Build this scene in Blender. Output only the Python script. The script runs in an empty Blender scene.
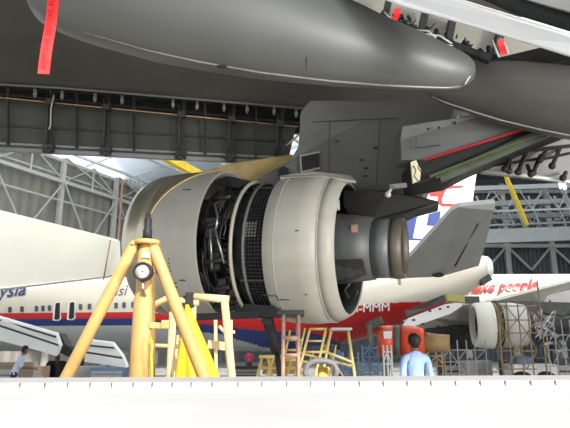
import bpy, bmesh, math, random
from mathutils import Vector as V, Matrix, Euler
random.seed(4)
S = bpy.context.scene
COL = S.collection
R = math.radians
PI = math.pi
# ------------------------------------------------------------- camera
F = 554.17; TH = math.atan(136/F); CZ = 1.55
cam_d = bpy.data.cameras.new('camera'); cam = bpy.data.objects.new('camera', cam_d); COL.objects.link(cam)
cam_d.sensor_width = 36; cam_d.lens = 36*F/570; cam_d.clip_start = .05; cam_d.clip_end = 500
cam.location = (0,0,CZ); cam.rotation_euler = (PI/2+TH,0,0)
S.camera = cam
ct, st = math.cos(TH), math.sin(TH)
def at(px, py, Y):
    """the point of the place at depth Y seen at this spot of the photograph"""
    u = px-285; v = 214-py
    d = V((u, F*ct - v*st, F*st + v*ct))
    return V((0,0,CZ)) + d*(Y/d.y)
# ------------------------------------------------------------- materials
MATS = {}
def mat(name, col, rough=.55, metal=0., var=.12, scale=3., bump=0., spec=.4, detail=4, emit=None, stretch=None):
    if name in MATS: return MATS[name]
    m = bpy.data.materials.new(name); m.use_nodes = True
    nt = m.node_tree; N = nt.nodes; L = nt.links
    b = N['Principled BSDF']; b.inputs['Roughness'].default_value = rough; b.inputs['Metallic'].default_value = metal
    b.inputs['Specular IOR Level'].default_value = spec
    tc = N.new('ShaderNodeTexCoord'); no = N.new('ShaderNodeTexNoise'); no.inputs['Scale'].default_value = scale; no.inputs['Detail'].default_value = detail
    mp = N.new('ShaderNodeMapping')
    if stretch: mp.inputs['Scale'].default_value = stretch
    L.new(tc.outputs['Object'], mp.inputs[0]); L.new(mp.outputs[0], no.inputs['Vector'])
    cr = N.new('ShaderNodeValToRGB'); cr.color_ramp.elements[0].position = .3; cr.color_ramp.elements[1].position = .7
    lo = [c*(1-var) for c in col]; hi = [min(1,c*(1+var*.6)) for c in col]
    cr.color_ramp.elements[0].color = (*lo,1); cr.color_ramp.elements[1].color = (*hi,1)
    L.new(no.outputs['Fac'], cr.inputs[0]); L.new(cr.outputs[0], b.inputs['Base Color'])
    if bump:
        bp = N.new('ShaderNodeBump'); bp.inputs['Strength'].default_value = bump; bp.inputs['Distance'].default_value = .02
        L.new(no.outputs['Fac'], bp.inputs['Height']); L.new(bp.outputs[0], b.inputs['Normal'])
    if emit:
        b.inputs['Emission Color'].default_value = (*emit[0],1); b.inputs['Emission Strength'].default_value = emit[1]
    MATS[name] = m; return m
def corrug(name, col, pitch, axis='X'):
    m = mat(name, col, .6, 0, .1, .4)
    nt = m.node_tree; N = nt.nodes; L = nt.links; b = N['Principled BSDF']
    tc = N.new('ShaderNodeTexCoord'); w = N.new('ShaderNodeTexWave'); w.bands_direction = axis; w.inputs['Scale'].default_value = 1/pitch*.314
    L.new(tc.outputs['Object'], w.inputs['Vector']); bp = N.new('ShaderNodeBump'); bp.inputs['Strength'].default_value = .8; bp.inputs['Distance'].default_value = .1
    L.new(w.outputs['Fac'], bp.inputs['Height']); L.new(bp.outputs[0], b.inputs['Normal'])
    return m
M_cowl = mat('cowl_paint', (.375,.36,.315), .42, .0, .10, 1.6)
M_cowl2 = mat('sleeve_paint', (.45,.435,.37), .40, .0, .08, 1.6, stretch=(1,1,3))
M_lip = mat('inlet_lip_metal', (.46,.43,.33), .32, .8, .10, 3)
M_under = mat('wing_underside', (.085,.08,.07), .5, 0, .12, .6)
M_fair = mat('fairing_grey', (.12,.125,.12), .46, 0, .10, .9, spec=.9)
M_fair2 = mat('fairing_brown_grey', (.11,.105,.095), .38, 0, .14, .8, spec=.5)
M_dedge = mat('edge_dull', (.14,.14,.13), .5, .1, .1, 4)
M_edge = mat('edge_lit_tone', (.30,.29,.25), .35, .3, .2, 5)
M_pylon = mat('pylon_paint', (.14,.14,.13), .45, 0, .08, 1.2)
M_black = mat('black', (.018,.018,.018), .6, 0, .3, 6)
M_dark = mat('dark_metal', (.055,.055,.052), .5, .3, .3, 8)
M_dgreen = mat('primer_green_dark', (.10,.115,.09), .6, 0, .2, 4)
M_green = mat('primer_green', (.09,.115,.05), .55, 0, .2, 4)
M_grey = mat('grey_paint', (.36,.36,.35), .5, 0, .1, 3)
M_grey2 = mat('vane_grey', (.16,.16,.155), .5, 0, .1, 3)
M_grey2b = mat('lip_grey', (.25,.25,.24), .45, 0, .1, 3)
M_pipe = mat('pipe_black', (.025,.025,.024), .45, .3, .3, 8)
M_lgrey = mat('light_grey_paint', (.58,.58,.56), .5, 0, .08, 2)
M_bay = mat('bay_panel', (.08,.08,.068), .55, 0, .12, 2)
M_tan = mat('copper_line', (.55,.33,.18), .4, .3, .2, 6)
M_steel = mat('steel', (.42,.43,.43), .32, .85, .12, 5)
M_core = mat('hot_section_steel', (.13,.135,.13), .5, .35, .18, 3, stretch=(3,1,1))
M_bronze = mat('heat_tinted_ring', (.14,.12,.095), .5, .4, .2, 4)
M_white = mat('white_paint', (.84,.84,.82), .4, 0, .04, 1)
M_whitefg = mat('white_panel_paint', (.60,.605,.62), .5, 0, .07, 2)
M_cream = mat('cream_paint', (.84,.82,.72), .5, 0, .05, .5)
M_fus = mat('airliner_grey_white', (.62,.585,.50), .35, 0, .05, .6)
M_fusb = mat('airliner_belly', (.42,.43,.43), .4, 0, .08, .6)
M_red = mat('red_paint', (.50,.015,.015), .35, 0, .06, 1)
M_blue = mat('blue_paint', (.02,.04,.17), .35, 0, .08, 1)
M_orange = mat('orange_red_paint', (.75,.08,.03), .4, 0, .12, 2)
M_yel = mat('jack_yellow', (.53,.33,.115), .42, 0, .14, 5)
M_yelb = mat('bright_yellow_cloth', (.90,.50,.02), .6, 0, .12, 5, bump=.3)
M_yelk = mat('beam_yellow', (.85,.62,.04), .5, 0, .1, 2)
M_ryel = mat('rail_cream_yellow', (.62,.46,.24), .42, 0, .15, 6)
M_syel = mat('scaffold_yellow', (.62,.46,.16), .5, 0, .2, 6)
M_rust = mat('rusty_pink_tube', (.46,.28,.20), .5, 0, .25, 6)
M_brown = mat('scaffold_brown', (.34,.22,.10), .6, 0, .2, 6)
M_flag = mat('streamer_red', (.90,.03,.03), .65, 0, .12, 8)
M_flagd = mat('streamer_print', (.35,.01,.01), .7, 0, .1, 8)
M_wall = corrug('wall_cladding', (.23,.22,.195), .5)
M_wallb = corrug('wall_blue_grey', (.07,.085,.10), .6)
M_roof = mat('roof_sheet', (.16,.16,.16), .7, 0, .1, .3)
M_steelw = mat('truss_paint', (.44,.44,.42), .5, 0, .08, 1)
M_steelb = mat('truss_grey', (.27,.28,.28), .5, 0, .08, 1)
M_floor = mat('concrete_floor', (.32,.31,.29), .5, 0, .2, .5, detail=8)
M_glass = mat('dark_window', (.09,.095,.11), .15, 0, .1, 2)
M_skin = mat('skin', (.20,.10,.06), .5, 0, .08, 8)
M_hair = mat('hair', (.012,.01,.01), .6, 0, .2, 30)
M_shirt = mat('shirt_light_blue', (.38,.52,.86), .8, 0, .12, 9, bump=.3)
M_shirtw = mat('shirt_pale', (.62,.68,.85), .8, 0, .1, 9)
M_shirtr = mat('shirt_red', (.55,.06,.09), .8, 0, .1, 9)
M_pants = mat('trousers_navy', (.02,.03,.07), .8, 0, .1, 9)
M_rubber = mat('rubber', (.02,.02,.02), .8, 0, .1, 9)
M_dial = mat('dial_face', (.80,.78,.66), .4, 0, .05, 9)
M_lamp = mat('tube_light', (.9,.95,1), .4, 0, 0, 1, emit=((.85,.95,1),4))
M_bluerack = mat('rack_blue', (.14,.21,.34), .5, 0, .15, 5)
# ------------------------------------------------------------- mesh builder
class MB:
    def __init__(s): s.v=[]; s.f=[]; s.m=[]; s.sm=[]
    def add(s, vs, fs, m=0, smooth=False):
        o=len(s.v); s.v+= [V(p) for p in vs]
        for f in fs: s.f.append([i+o for i in f]); s.m.append(m); s.sm.append(smooth)
    def box(s, c, sz, rot=None, m=0, bev=0.):
        c=V(c); hx,hy,hz=[a/2 for a in sz]; rot=rot or Matrix.Identity(3)
        bm=bmesh.new(); bmesh.ops.create_cube(bm,size=1)
        for v in bm.verts: v.co=V((v.co.x*sz[0],v.co.y*sz[1],v.co.z*sz[2]))
        if bev: bmesh.ops.bevel(bm,geom=bm.edges[:],offset=bev,segments=2,profile=.5,affect='EDGES')
        bm.verts.index_update()
        s.add([c+rot@v.co for v in bm.verts],[[v.index for v in f.verts] for f in bm.faces],m); bm.free()
    def beam(s, p, q, w, h=None, m=0, up=V((0,0,1)), bev=0.):
        p=V(p);q=V(q);h=h or w; d=(q-p); L=d.length
        if L<1e-6: return
        d.normalize(); x=d.cross(up)
        if x.length<1e-3: x=d.cross(V((0,1,0)))
        x.normalize(); z=x.cross(d)
        rot=Matrix((d,x,z)).transposed()
        s.box((p+q)/2,(L,w,h),rot,m,bev)
    def tube(s, pts, r, n=10, m=0, cap=True):
        pts=[V(p) for p in pts]; rs=r if isinstance(r,(list,tuple)) else [r]*len(pts)
        rings=[]; prev=None
        for i,p in enumerate(pts):
            a=pts[max(i-1,0)]; b=pts[min(i+1,len(pts)-1)]; t=(b-a).normalized()
            if prev is None:
                u=t.cross(V((0,0,1)))
                if u.length<.05: u=t.cross(V((0,1,0)))
            else: u=prev-t*prev.dot(t)
            u.normalize(); prev=u; w=t.cross(u)
            rings.append([p+(u*math.cos(2*PI*k/n)+w*math.sin(2*PI*k/n))*rs[i] for k in range(n)])
        s.loft(rings,m,True,cap)
    def loft(s, rings, m=0, smooth=True, cap=True, mf=None):
        n=len(rings[0]); o=len(s.v)
        for r_ in rings: s.v+= [V(p) for p in r_]
        for i in range(len(rings)-1):
            for k in range(n):
                a=o+i*n+k; b=o+i*n+(k+1)%n
                s.f.append([a,b,b+n,a+n]); s.m.append(mf(i,k) if mf else m); s.sm.append(smooth)
        if cap:
            s.f.append([o+k for k in range(n)][::-1]); s.m.append(mf(0,0) if mf else m); s.sm.append(False)
            e=o+(len(rings)-1)*n
            s.f.append([e+k for k in range(n)]); s.m.append(mf(len(rings)-2,0) if mf else m); s.sm.append(False)
    def lathe(s, P, a, prof, n=48, m=0, closed=False, a0=0, a1=2*PI, mf=None):
        """prof: list of (t, r) along axis a from P; surface of revolution (closed profile = solid ring)"""
        a=V(a).normalized(); u=a.cross(V((0,0,1)))
        if u.length<.05: u=V((1,0,0))
        u.normalize(); w=u.cross(a)
        full=abs(a1-a0-2*PI)<1e-6; cnt=n if full else n+1
        rings=[]; pr=list(prof)+([prof[0]] if closed else [])
        o=len(s.v); K=len(prof)
        for k in range(cnt):
            th=a0+(a1-a0)*k/n; e=u*math.cos(th)+w*math.sin(th)
            for t,r_ in prof: s.v.append(V(P)+a*t+e*r_)
        for k in range(n):
            k2=(k+1)%cnt
            for j in range(len(pr)-1):
                j2=(j+1)%K
                s.f.append([o+k*K+j,o+k*K+j2,o+k2*K+j2,o+k2*K+j]); s.m.append(mf(j,(a0+(a1-a0)*(k+.5)/n)) if mf else m); s.sm.append(True)
    def prism(s, pts, ext, m=0, bev=0.):
        pts=[V(p) for p in pts]; ext=V(ext); n=len(pts)
        bm=bmesh.new(); a=[bm.verts.new(p) for p in pts]; b=[bm.verts.new(p+ext) for p in pts]
        bm.faces.new(a); bm.faces.new(b[::-1])
        for i in range(n): bm.faces.new([a[i],b[i],b[(i+1)%n],a[(i+1)%n]])
        bmesh.ops.recalc_face_normals(bm,faces=bm.faces[:])
        if bev: bmesh.ops.bevel(bm,geom=bm.edges[:],offset=bev,segments=2,profile=.5,affect='EDGES')
        bm.verts.index_update()
        s.add([v.co for v in bm.verts],[[v.index for v in f.verts] for f in bm.faces],m); bm.free()
    def ball(s, c, r, m=0, sc=(1,1,1), seg=16):
        bm=bmesh.new(); bmesh.ops.create_uvsphere(bm,u_segments=seg,v_segments=seg//2+2,radius=r)
        bm.verts.index_update()
        s.add([V(c)+V((v.co.x*sc[0],v.co.y*sc[1],v.co.z*sc[2])) for v in bm.verts],[[v.index for v in f.verts] for f in bm.faces],m,True); bm.free()
def wloc(o):
    p=V((0,0,0))
    while o: p+=o.location; o=o.parent
    return p
def build(mb, name, mats, parent=None, loc=None, recalc=True):
    """link the collected shapes as one mesh; loc is its origin in the place (world)"""
    if not isinstance(mats,(list,tuple)): mats=[mats]
    base = wloc(parent) if parent else V(loc or (0,0,0))
    me=bpy.data.meshes.new(name)
    me.from_pydata([p-base for p in mb.v],[],mb.f)
    for m in mats: me.materials.append(m)
    for p,mi,sm in zip(me.polygons,mb.m,mb.sm): p.material_index=mi; p.use_smooth=sm
    if recalc:
        bm=bmesh.new(); bm.from_mesh(me); bmesh.ops.recalc_face_normals(bm,faces=bm.faces[:]); bm.to_mesh(me); bm.free()
    me.validate()
    o=bpy.data.objects.new(name,me); COL.objects.link(o)
    if parent: o.parent=parent
    else: o.location=base
    return o
def tag(o, label=None, cat=None, group=None, kind=None):
    if label: o['label']=label
    if cat: o['category']=cat
    if group: o['group']=group
    if kind: o['kind']=kind
    return o
def thing(name, loc, label, cat, group=None):
    o=bpy.data.objects.new(name,None); o.empty_display_size=.2; COL.objects.link(o); o.location=loc
    return tag(o,label,cat,group)
def copy_tree(o, parent=None, loc=None, label=None):
    c=o.copy(); COL.objects.link(c)
    if parent: c.parent=parent
    if loc is not None: c.location=loc
    if label: c['label']=label
    for ch in list(o.children): copy_tree(ch,c)
    return c
def part(fn, name, mats, parent, **k):
    mb=MB(); fn(mb); o=build(mb,name,mats,parent)
    if k: tag(o,**k)
    return o
def struct(fn, name, mats, parent=None, label=None):
    mb=MB(); fn(mb); o=build(mb,name,mats,parent)
    if not parent: o['kind']='structure'
    if label: o['label']=label
    return o
def text_geo(s, size, shear=0., bold=.0):
    cu=bpy.data.curves.new('t','FONT'); cu.body=s; cu.size=size; cu.shear=shear; cu.offset=0; cu.resolution_u=3
    o=bpy.data.objects.new('t',cu); COL.objects.link(o)
    dg=bpy.context.evaluated_depsgraph_get(); me=bpy.data.meshes.new_from_object(o.evaluated_get(dg))
    vs=[v.co.copy() for v in me.vertices]; fs=[list(p.vertices) for p in me.polygons]
    bpy.data.objects.remove(o); bpy.data.curves.remove(cu); bpy.data.meshes.remove(me)
    if bold:
        n=len(vs); v0=list(vs); f0=list(fs)
        for i,(dx,dy) in enumerate(((bold,0),(-bold,0),(0,bold*.7),(0,-bold*.7))):
            vs=vs+[v+V((dx,dy,.012*(i+1))) for v in v0]; fs=fs+[[q+n*(i+1) for q in f] for f in f0]
    return vs,fs
def px(pts, Y): return [at(p[0],p[1],p[2] if len(p)>2 else Y) for p in pts]

# ============================================================= SETTING
HF = 0.0
struct(lambda b: b.box((0,35,-.1),(160,130,.2)),'floor',M_floor)
def wl(pxx, pyy, off=0):            # on the oblique left wall
    Y = 1/(1/45 - pxx*.000039)
    p=at(pxx,pyy,Y); n=V((.8,-.6,0)); return p+n*off
zt=19.1
def wlz(pxx, z, off=0):
    p=wl(pxx,200); n=V((.8,-.6,0)); return V((p.x,p.y,z))+n*off
A=wlz(-110,0); B=wlz(262,0)
def wall_l(b):
    d=(B-A).normalized(); n=V((d.y,-d.x,0))
    if n.y>0: n=-n
    b.prism([A,B,B+V((0,0,zt)),A+V((0,0,zt))],-n*.3)
struct(wall_l,'wall_left',M_wall)
dW=(B-A).normalized(); nW=V((dW.y,-dW.x,0)); nW = nW if nW.x>0 else -nW
def wp(pxx,pyy,off):
    """intersection of a photo ray with the left wall"""
    r=at(pxx,pyy,10)-V((0,0,CZ)); O=V((0,0,CZ)); t=((A-O).dot(nW))/r.dot(nW); return O+r*t+nW*off
def frame_l(b):
    # columns
    for x in (56,111,-20): 
        p=wp(x,200,.6); b.box((p.x,p.y,zt/2),(.4,.4,zt),Matrix.Rotation(math.atan2(dW.y,dW.x),3,'Z'))
    for x in (160,):
        p=wp(x,200,.6); b.box((p.x,p.y,zt/2),(.4,.4,zt),Matrix.Rotation(math.atan2(dW.y,dW.x),3,'Z'))
build_=None
ft=MB(); frame_l(ft); build(ft,'trim_1',M_steelw)['kind']='structure'
g=MB()
zc=wp(0,165,0).z; zc2=wp(0,158,0).z; zl=wp(0,186,0).z
def alongz(z,w,off): 
    a=A+nW*off; c=B+nW*off; g.beam((a.x,a.y,z),(c.x,c.y,z),w,w)
alongz(zc,.32,.8); alongz(zc2,.14,.7); alongz(zl,.14,.7); alongz(zt-.2,.3,.4)
colx=[-20,56,111,160,205]
for i in range(len(colx)-1):
    a=wp(colx[i],200,.9); c=wp(colx[i+1],200,.9)
    mid=(a+c)/2
    b1=V((a.x,a.y,zc)); b2=V((c.x,c.y,zc)); top=V((mid.x,mid.y,zt))
    g.beam(b1,(mid.x,mid.y,zt),.1,.1); g.beam(b2,(mid.x,mid.y,zt),.1,.1)
    g.beam((a.x,a.y,zt),b2,.14,.14) if i else None
    g.beam(b1,(c.x,c.y,6),.12,.12); g.beam(b2,(a.x,a.y,6),.12,.12)
    g.beam((mid.x,mid.y,zc),(mid.x,mid.y,zt),.12,.12)
build(g,'trim_2',M_steelw)['kind']='structure'
g=MB(); p=wp(113.5,200,1.1); g.tube([(p.x,p.y,0),(p.x,p.y,zt-.4)],.13); g.tube([(p.x+.4,p.y,zt-.4),(p.x,p.y,zt-.4)],.13)
tag(build(g,'drain_pipe',M_rust,None,(p.x,p.y,0)),'rust-brown vertical pipe running down the hangar column left of the engine','pipe')
# far wall (right) and end wall
YB=78
struct(lambda b: b.box((30,YB+.2,13),(110,.4,26)),'wall_back',M_wallb)
struct(lambda b: b.box((58,40,13),(.4,76,26)),'wall_right',M_wallb)
# roof: opaque sheet with translucent sheet strips
def translucent(name,col):
    m=bpy.data.materials.new(name); m.use_nodes=True; N=m.node_tree.nodes; L=m.node_tree.links
    out=N['Material Output']; N.remove(N['Principled BSDF']); t=N.new('ShaderNodeBsdfTranslucent'); t.inputs[0].default_value=(*col,1)
    d=N.new('ShaderNodeBsdfDiffuse'); d.inputs[0].default_value=(.7,.7,.7,1); mx=N.new('ShaderNodeMixShader'); mx.inputs[0].default_value=.1
    L.new(t.outputs[0],mx.inputs[1]); L.new(d.outputs[0],mx.inputs[2]); L.new(mx.outputs[0],out.inputs[0]); return m
M_sky=translucent('translucent_sheet',(.93,.97,1.0))
struct(lambda b: b.box((24,69,26.2),(80,20,.3)),'ceiling',M_roof)
for x0,x1 in ((-14,-4),(6,9),(27,30),(45,58)): struct(lambda b: b.box(((x0+x1)/2,38,26.2),(x1-x0,42,.3)),'ceiling',M_roof)
for x0,x1 in ((-4,6),(9,27),(30,45)): struct(lambda b: b.box(((x0+x1)/2,38,26.2),(x1-x0,42,.04)),'window_1',M_sky)
def lroof(b):
    a=A; c=B; b.prism([V((a.x,a.y,zt+.7)),V((c.x,c.y,zt+.7)),V((c.x,c.y,zt+.7))+nW*30+V((0,0,4)),V((a.x,a.y,zt+.7))+nW*30+V((0,0,4))],(0,0,.03))
struct(lroof,'window_2',M_sky)
g=MB()
def lefts(b):
    for k in range(9):
        c=wlz(-20,zt+.35,0)+dW*(k*5.2)
        b.beam(c,c+nW*26+V((0,0,3.2)),.16,.3)
    for k in range(6):
        a=A+nW*(1.5+k*4.4); c=B+nW*(1.5+k*4.4); z=zt+.4+k*.55
        b.beam((a.x,a.y,z),(c.x,c.y,z),.3,.25)
lefts(g); build(g,'trim_3',mat('roof_white_steel',(.7,.74,.78),.5,0,.05,1))['kind']='structure'
g=MB()                                        # dark ridge strip above the fan cowl
for k in range(4):
    a=at(128,150+k*6,52+k*5); b_=at(262,164+k*5,66+k*3); g.beam(a,b_,.35,.35)
for k in range(6):
    a=at(132+k*22,148,54); b_=at(150+k*22,180,70); g.beam(a,b_,.22,.22)
build(g,'trim_4',M_steelw)['kind']='structure'
g=MB(); g.prism(px([(118,139,56),(300,139,60),(300,190,88),(150,190,64),(118,160,58)],56),(0,0,.4)); build(g,'trim_5',M_roof)['kind']='structure'
# far-wall frame on the right
g=MB()
zg=at(520,236,YB-2).z
for x in (420,462,508,553,600): 
    p=at(x,260,YB-.6); g.box((p.x,p.y,12.5),(.7,.7,25))
xs=[at(x,260,YB-.7).x for x in (420,462,508,553,600)]
zlo=at(508,280,YB-.7).z; zhi=at(508,246,YB-.7).z
for a,c in zip(xs[:-1],xs[1:]):
    m_=(a+c)/2
    g.beam((a,YB-.7,zhi),(m_,YB-.7,zlo+1.4),.3,.3); g.beam((c,YB-.7,zhi),(m_,YB-.7,zlo+1.4),.3,.3)
    g.beam((a,YB-.7,zhi+3),(c,YB-.7,zhi+8),.3,.3)
for z in (zlo+.4,zhi,zhi+8): g.beam((xs[0]-8,YB-.8,z),(xs[-1]+12,YB-.8,z),.4,.5)
build(g,'trim_6',M_steelw)['kind']='structure'
def girder(name,label,y0,y1,Y,h,x0=440,x1=620,mm=M_steelb,truss=True,group=None):
    a=at(x0,y0,Y); c=at(x1,y1,Y); mb=MB()
    mb.beam(a,c,.5,h,bev=.03)
    o=tag(build(mb,name,mm,None,a),label,'girder' if 'girder' in name else 'truss',group)
    if truss:
        t=MB(); a2=a+V((0,0,-2.6)); c2=c+V((0,0,-2.6)); t.beam(a2,c2,.22,.22); n=7
        for k in range(n):
            p=a+(c-a)*k/n; q=a2+(c2-a2)*(k+.5)/n; r_=a+(c-a)*(k+1)/n
            t.beam(p,q,.1,.1); t.beam(q,r_,.1,.1)
        build(t,'lattice',mm,o)
    return o
girder('crane_girder','wide pale grey crane girder crossing the hangar just above the blue-grey wall',238,232,62,1.6,truss=False)
girder('roof_truss','topmost grey lattice roof truss, just under the ribbed white-edged flap',190,184,58,.5)
girder('roof_truss','grey lattice roof truss second below the ribbed flap at the right',206,199,64,.6)
girder('roof_truss','lowest grey lattice roof truss, right above the crane girder',219,213,70,.6)
g=MB()
for k in range(3): g.beam(at(455+k*52,180,60),at(475+k*52,232,64),.4,.4)
for k in range(6): g.beam(at(450+k*26,196,66),at(462+k*26,226,66),.2,.2)
build(g,'trim_7',M_steelw)['kind']='structure'
g=MB(); p=at(504,172,48); g.beam(p,at(527,224,54),.3,.42,bev=.03); q=at(524,218,53.5)
tag(build(g,'overhead_crane',M_yelk,None,p),'long yellow crane arm slanting down under the hangar roof at the right','crane')
g=MB(); p=at(148,147,40); g.beam(p,at(205,178,46),.5,.7,bev=.04)
tag(build(g,'overhead_beam',M_yelk,None,p),'yellow overhead beam slanting behind the top of the engine inlet','beam')
for (x0,y0,Y,ll) in ((559,176,50,'left of the pair of bright tube lights hanging under the roof at far right'),(563,177,50,'right of the pair of bright tube lights hanging under the roof at far right')):
    p=at(x0,y0,Y); th=thing('tube_light',p,ll,'light','pair of tube lights'); 
    part(lambda b: b.beam(p,at(x0+2,y0+12,Y),.16,.16),'tube',M_lamp,th)
    part(lambda b: b.beam(p+V((0,.14,0)),at(x0+2,y0+12,Y)+V((0,.14,0)),.3,.1),'housing',M_lgrey,th)

# ============================================================= WING OF THE NEAR AIRLINER
wing=thing('airliner_wing',at(285,100,10),'underside of a large airliner wing spread over the engine, panels and flaps open','wing')
def wing_skin(b):
    lo=[(-60,80,11.6),(60,87,11.8),(180,97,12.1),(310,108,12.5),(345,114,12.7),(440,116,13.2),(540,122,13.5)]
    hi=[(-60,-120,7.4),(60,-120,7.6),(180,-120,7.8),(310,-120,8),(345,-120,8.1),(440,-70,8.3),(520,20,12.0)]
    up=V((0,0,.45)); n=len(lo)
    pl=px(lo,1); ph=px(hi,1)
    rings=[]
    for a,c in zip(pl,ph):
        m1=a.lerp(c,.33)-V((0,0,.05)); m2=a.lerp(c,.66)-V((0,0,.04))
        rings.append([a,m1,m2,c,c+up*1.4,m2+up*1.8,m1+up*1.8,a+up])
    b.loft(rings,0,False,True)
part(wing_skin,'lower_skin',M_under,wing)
part(lambda b: b.tube(px([(-60,81,11.55),(60,88,11.75),(180,98,12.05),(310,109,12.45)],1),.03,8),'edge_strip',M_dedge,wing)
part(lambda b: b.beam(at(345,112.5,12.65),at(440,107,13.1),.06,.05),'panel_seam',M_black,wing)
# leading-edge bay
def bl(x, y, off=0): return at(x,y,12.0+x*.0022+off)
def ytop(x): return 84.5+x*.076
def ytan(x): return 97.5+x*.098
def ybot(x): return 147+x*.05
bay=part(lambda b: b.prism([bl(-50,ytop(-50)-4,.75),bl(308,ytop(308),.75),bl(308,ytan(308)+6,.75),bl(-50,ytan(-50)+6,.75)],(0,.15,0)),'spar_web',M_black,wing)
def rail(b):
    b.beam(bl(-50,ytop(-50)+3,.5),bl(300,ytop(300)+3,.5),.12,.05)
    b.beam(bl(-50,ytan(-50)-3.5,.45),bl(300,ytan(300)-3.5,.45),.1,.03)
part(rail,'bay_rail',M_dark,wing)
part(lambda b: b.tube([bl(-50,ytan(-50),.2),bl(120,ytan(120),.2),bl(298,ytan(298),.2)],.017,8),'copper_pipe',M_tan,wing,label='thin copper coloured pipe')
for x in (35,62,95,122,173,197,224,247,274,296):
    part(lambda b: (b.ball(bl(x,ytop(x)+6.5,.15),.055,0,(.8,1,1.3)), b.beam(bl(x,ytop(x)+2,.25),bl(x,ytop(x)+10,.25),.05,.05)),'roller',M_grey,wing)
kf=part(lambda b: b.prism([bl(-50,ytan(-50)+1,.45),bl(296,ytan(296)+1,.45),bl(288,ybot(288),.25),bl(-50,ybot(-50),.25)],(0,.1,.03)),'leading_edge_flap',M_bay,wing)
part(lambda b: b.beam(bl(-50,ybot(-50)-22,.33),bl(285,ybot(285)-20,.33),.05,.06),'stiffener',M_dark,kf)
part(lambda b: (b.tube([bl(-50,ybot(-50)+2,.12),bl(289,ybot(289)+2,.12)],.065,10), b.beam(bl(-50,ybot(-50)-3,.2),bl(285,ybot(285)-3,.2),.1,.05)),'nose_lip',M_grey2b,kf)
for i,x in enumerate((8,50,77,107,134,182,205,232,256,280)):
    big = x in (50,107,182,232,280)
    def hinge(b):
        b.beam(bl(x+ (2 if big else 0),ytop(x)+3,.25),bl(x,ybot(x)-3,.12),.09 if big else .05,.05)
        if big:
            b.tube([bl(x-3,ytop(x)+6,.2),bl(x-2,ytan(x)+3,.1),bl(x-4,ybot(x)-5,.08)],.03,8)
            b.box(bl(x-1,ybot(x)-1,.05),(.25,.16,.2),None,0,.02); b.box(bl(x,ytan(x),.15),(.18,.2,.16),None,0,.02)
            b.ball(bl(x-1,ybot(x)+1,-.05),.075)
    part(hinge,'hinge_arm',M_dark if not x==107 else M_dark,kf)
part(lambda b: b.tube([bl(54,ytop(50)+7,.0),bl(51,ytan(50)+6,0),bl(50.5,ybot(50)-24,0),bl(49,ybot(50)-20,0)],.018,6),'drooping_cable',mat('pale_cable',(.55,.53,.42),.5,0,.1,5),kf)
# gussets / end frame by pylon
part(lambda b: (b.prism([bl(300,ytan(300)-12,.5),bl(313,117,.4),bl(310,140,.5),bl(304,158,.5),bl(300,158,.5)],(0,.2,0)),),'end_panel',mat('yellow_light_tone',(.50,.38,.16),.5,0,.2,5),wing)  # yellow light falling on the end panel is put into its colour
def gus(b):
    for (x0,y0,x1,y1) in ((309,125,286,146),(309,126,278,154),(309,128,295,155)): b.beam(bl(x0,y0,.4),bl(x1,y1,.35),.035,.035)
part(gus,'brace',M_ryel,wing)
# pylon
def pyl(b):
    top=px([(300,112,10.6),(345,112,10.4),(400,110,10.1),(455,100,9.7)],1)
    bot=px([(268,186,10.9),(310,184,10.6),(345,186,10.4),(425,190,9.9)],1)
    pts=px([(310,100,10.6),(350,100,10.4),(400,100,10.1),(458,96,9.7),(440,150,9.8),(422,192,9.9),(388,192,10.1),(345,188,10.4),(268,187,10.9),(256,180,11),(272,170,10.9),(290,160,10.75),(298,146,10.65),(300,112,10.65)],1)
    b.prism(pts,(.25,.75,0),0,.03)
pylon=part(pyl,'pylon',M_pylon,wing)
def onp(x,y,o=-.02): # on the pylon's near side
    Y=10.6+(312-x)*.0062; return at(x,y,Y+o)
part(lambda b: b.prism([onp(301,156.5),onp(319,153),onp(319.5,167.5),onp(302,171.5)],(0,.06,0)),'vent_screen',M_black,pylon,label='black square vent screen')
part(lambda b: (b.beam(onp(300,156),onp(320,152),.02,.03),b.beam(onp(301,172),onp(320.5,168),.02,.03),b.beam(onp(300.5,156),onp(301.5,172),.02,.03)),'vent_frame',M_grey,pylon)
part(lambda b: [b.ball(onp(x,y),.03,0,(1.6,.4,.6)) for x,y in ((337,141),(366,168),(365,176),(375,148),(362,160))],'bolt',M_dark,pylon)
part(lambda b: (b.beam(onp(312,122),onp(398,118),.01,.012),b.beam(onp(380,119),onp(376,188),.01,.01),b.beam(onp(330,121),onp(328,186),.01,.01)),'seam',M_dark,pylon)
part(lambda b: (b.prism(px([(278,172,10.85),(284,168,10.85),(288,170,10.8),(290,178,10.8),(279,180,10.8)],1),(0,-.12,0)),),'latch_box',M_black,pylon)
# fillet between the fan case and the pylon, yellow light painted into its colour
part(lambda b: b.prism(px([(203,172,11.6),(222,165,11.5),(245,161,11.4),(292,154,11.1),(302,166,11),(288,186,11),(258,188,11.2),(236,182,11.4)],1),(0,.3,0),0,.02),'pylon_fillet',mat('fillet_yellow_light',(.42,.31,.13),.5,0,.2,3),pylon,label='fillet above the fan case, coloured with painted yellow light')
# aft strut fairing (dark) over the core nozzle
part(lambda b: b.prism(px([(343,190,10.1),(388,192,9.75),(412,194.5,9.5),(439,201,9.4),(439,204.5,9.4),(415,211,9.5),(398,219,9.6),(372,220,9.85),(350,216,10.1),(343,206,10.15)],1),(.12,.5,0),0,.02),'aft_strut_fairing',mat('strut_dark',(.035,.034,.03),.5,.1,.15,3),wing)
part(lambda b: (b.beam(px([(390,187,9.6)],1)[0],px([(414,184.5,9.4)],1)[0],.06,.08),b.tube(px([(392,187,9.5),(389,192,9.45),(386,194,9.45)],1),.03),b.ball(at(388,194.5,9.42),.055)),'fitting',M_lgrey,wing)
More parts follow.
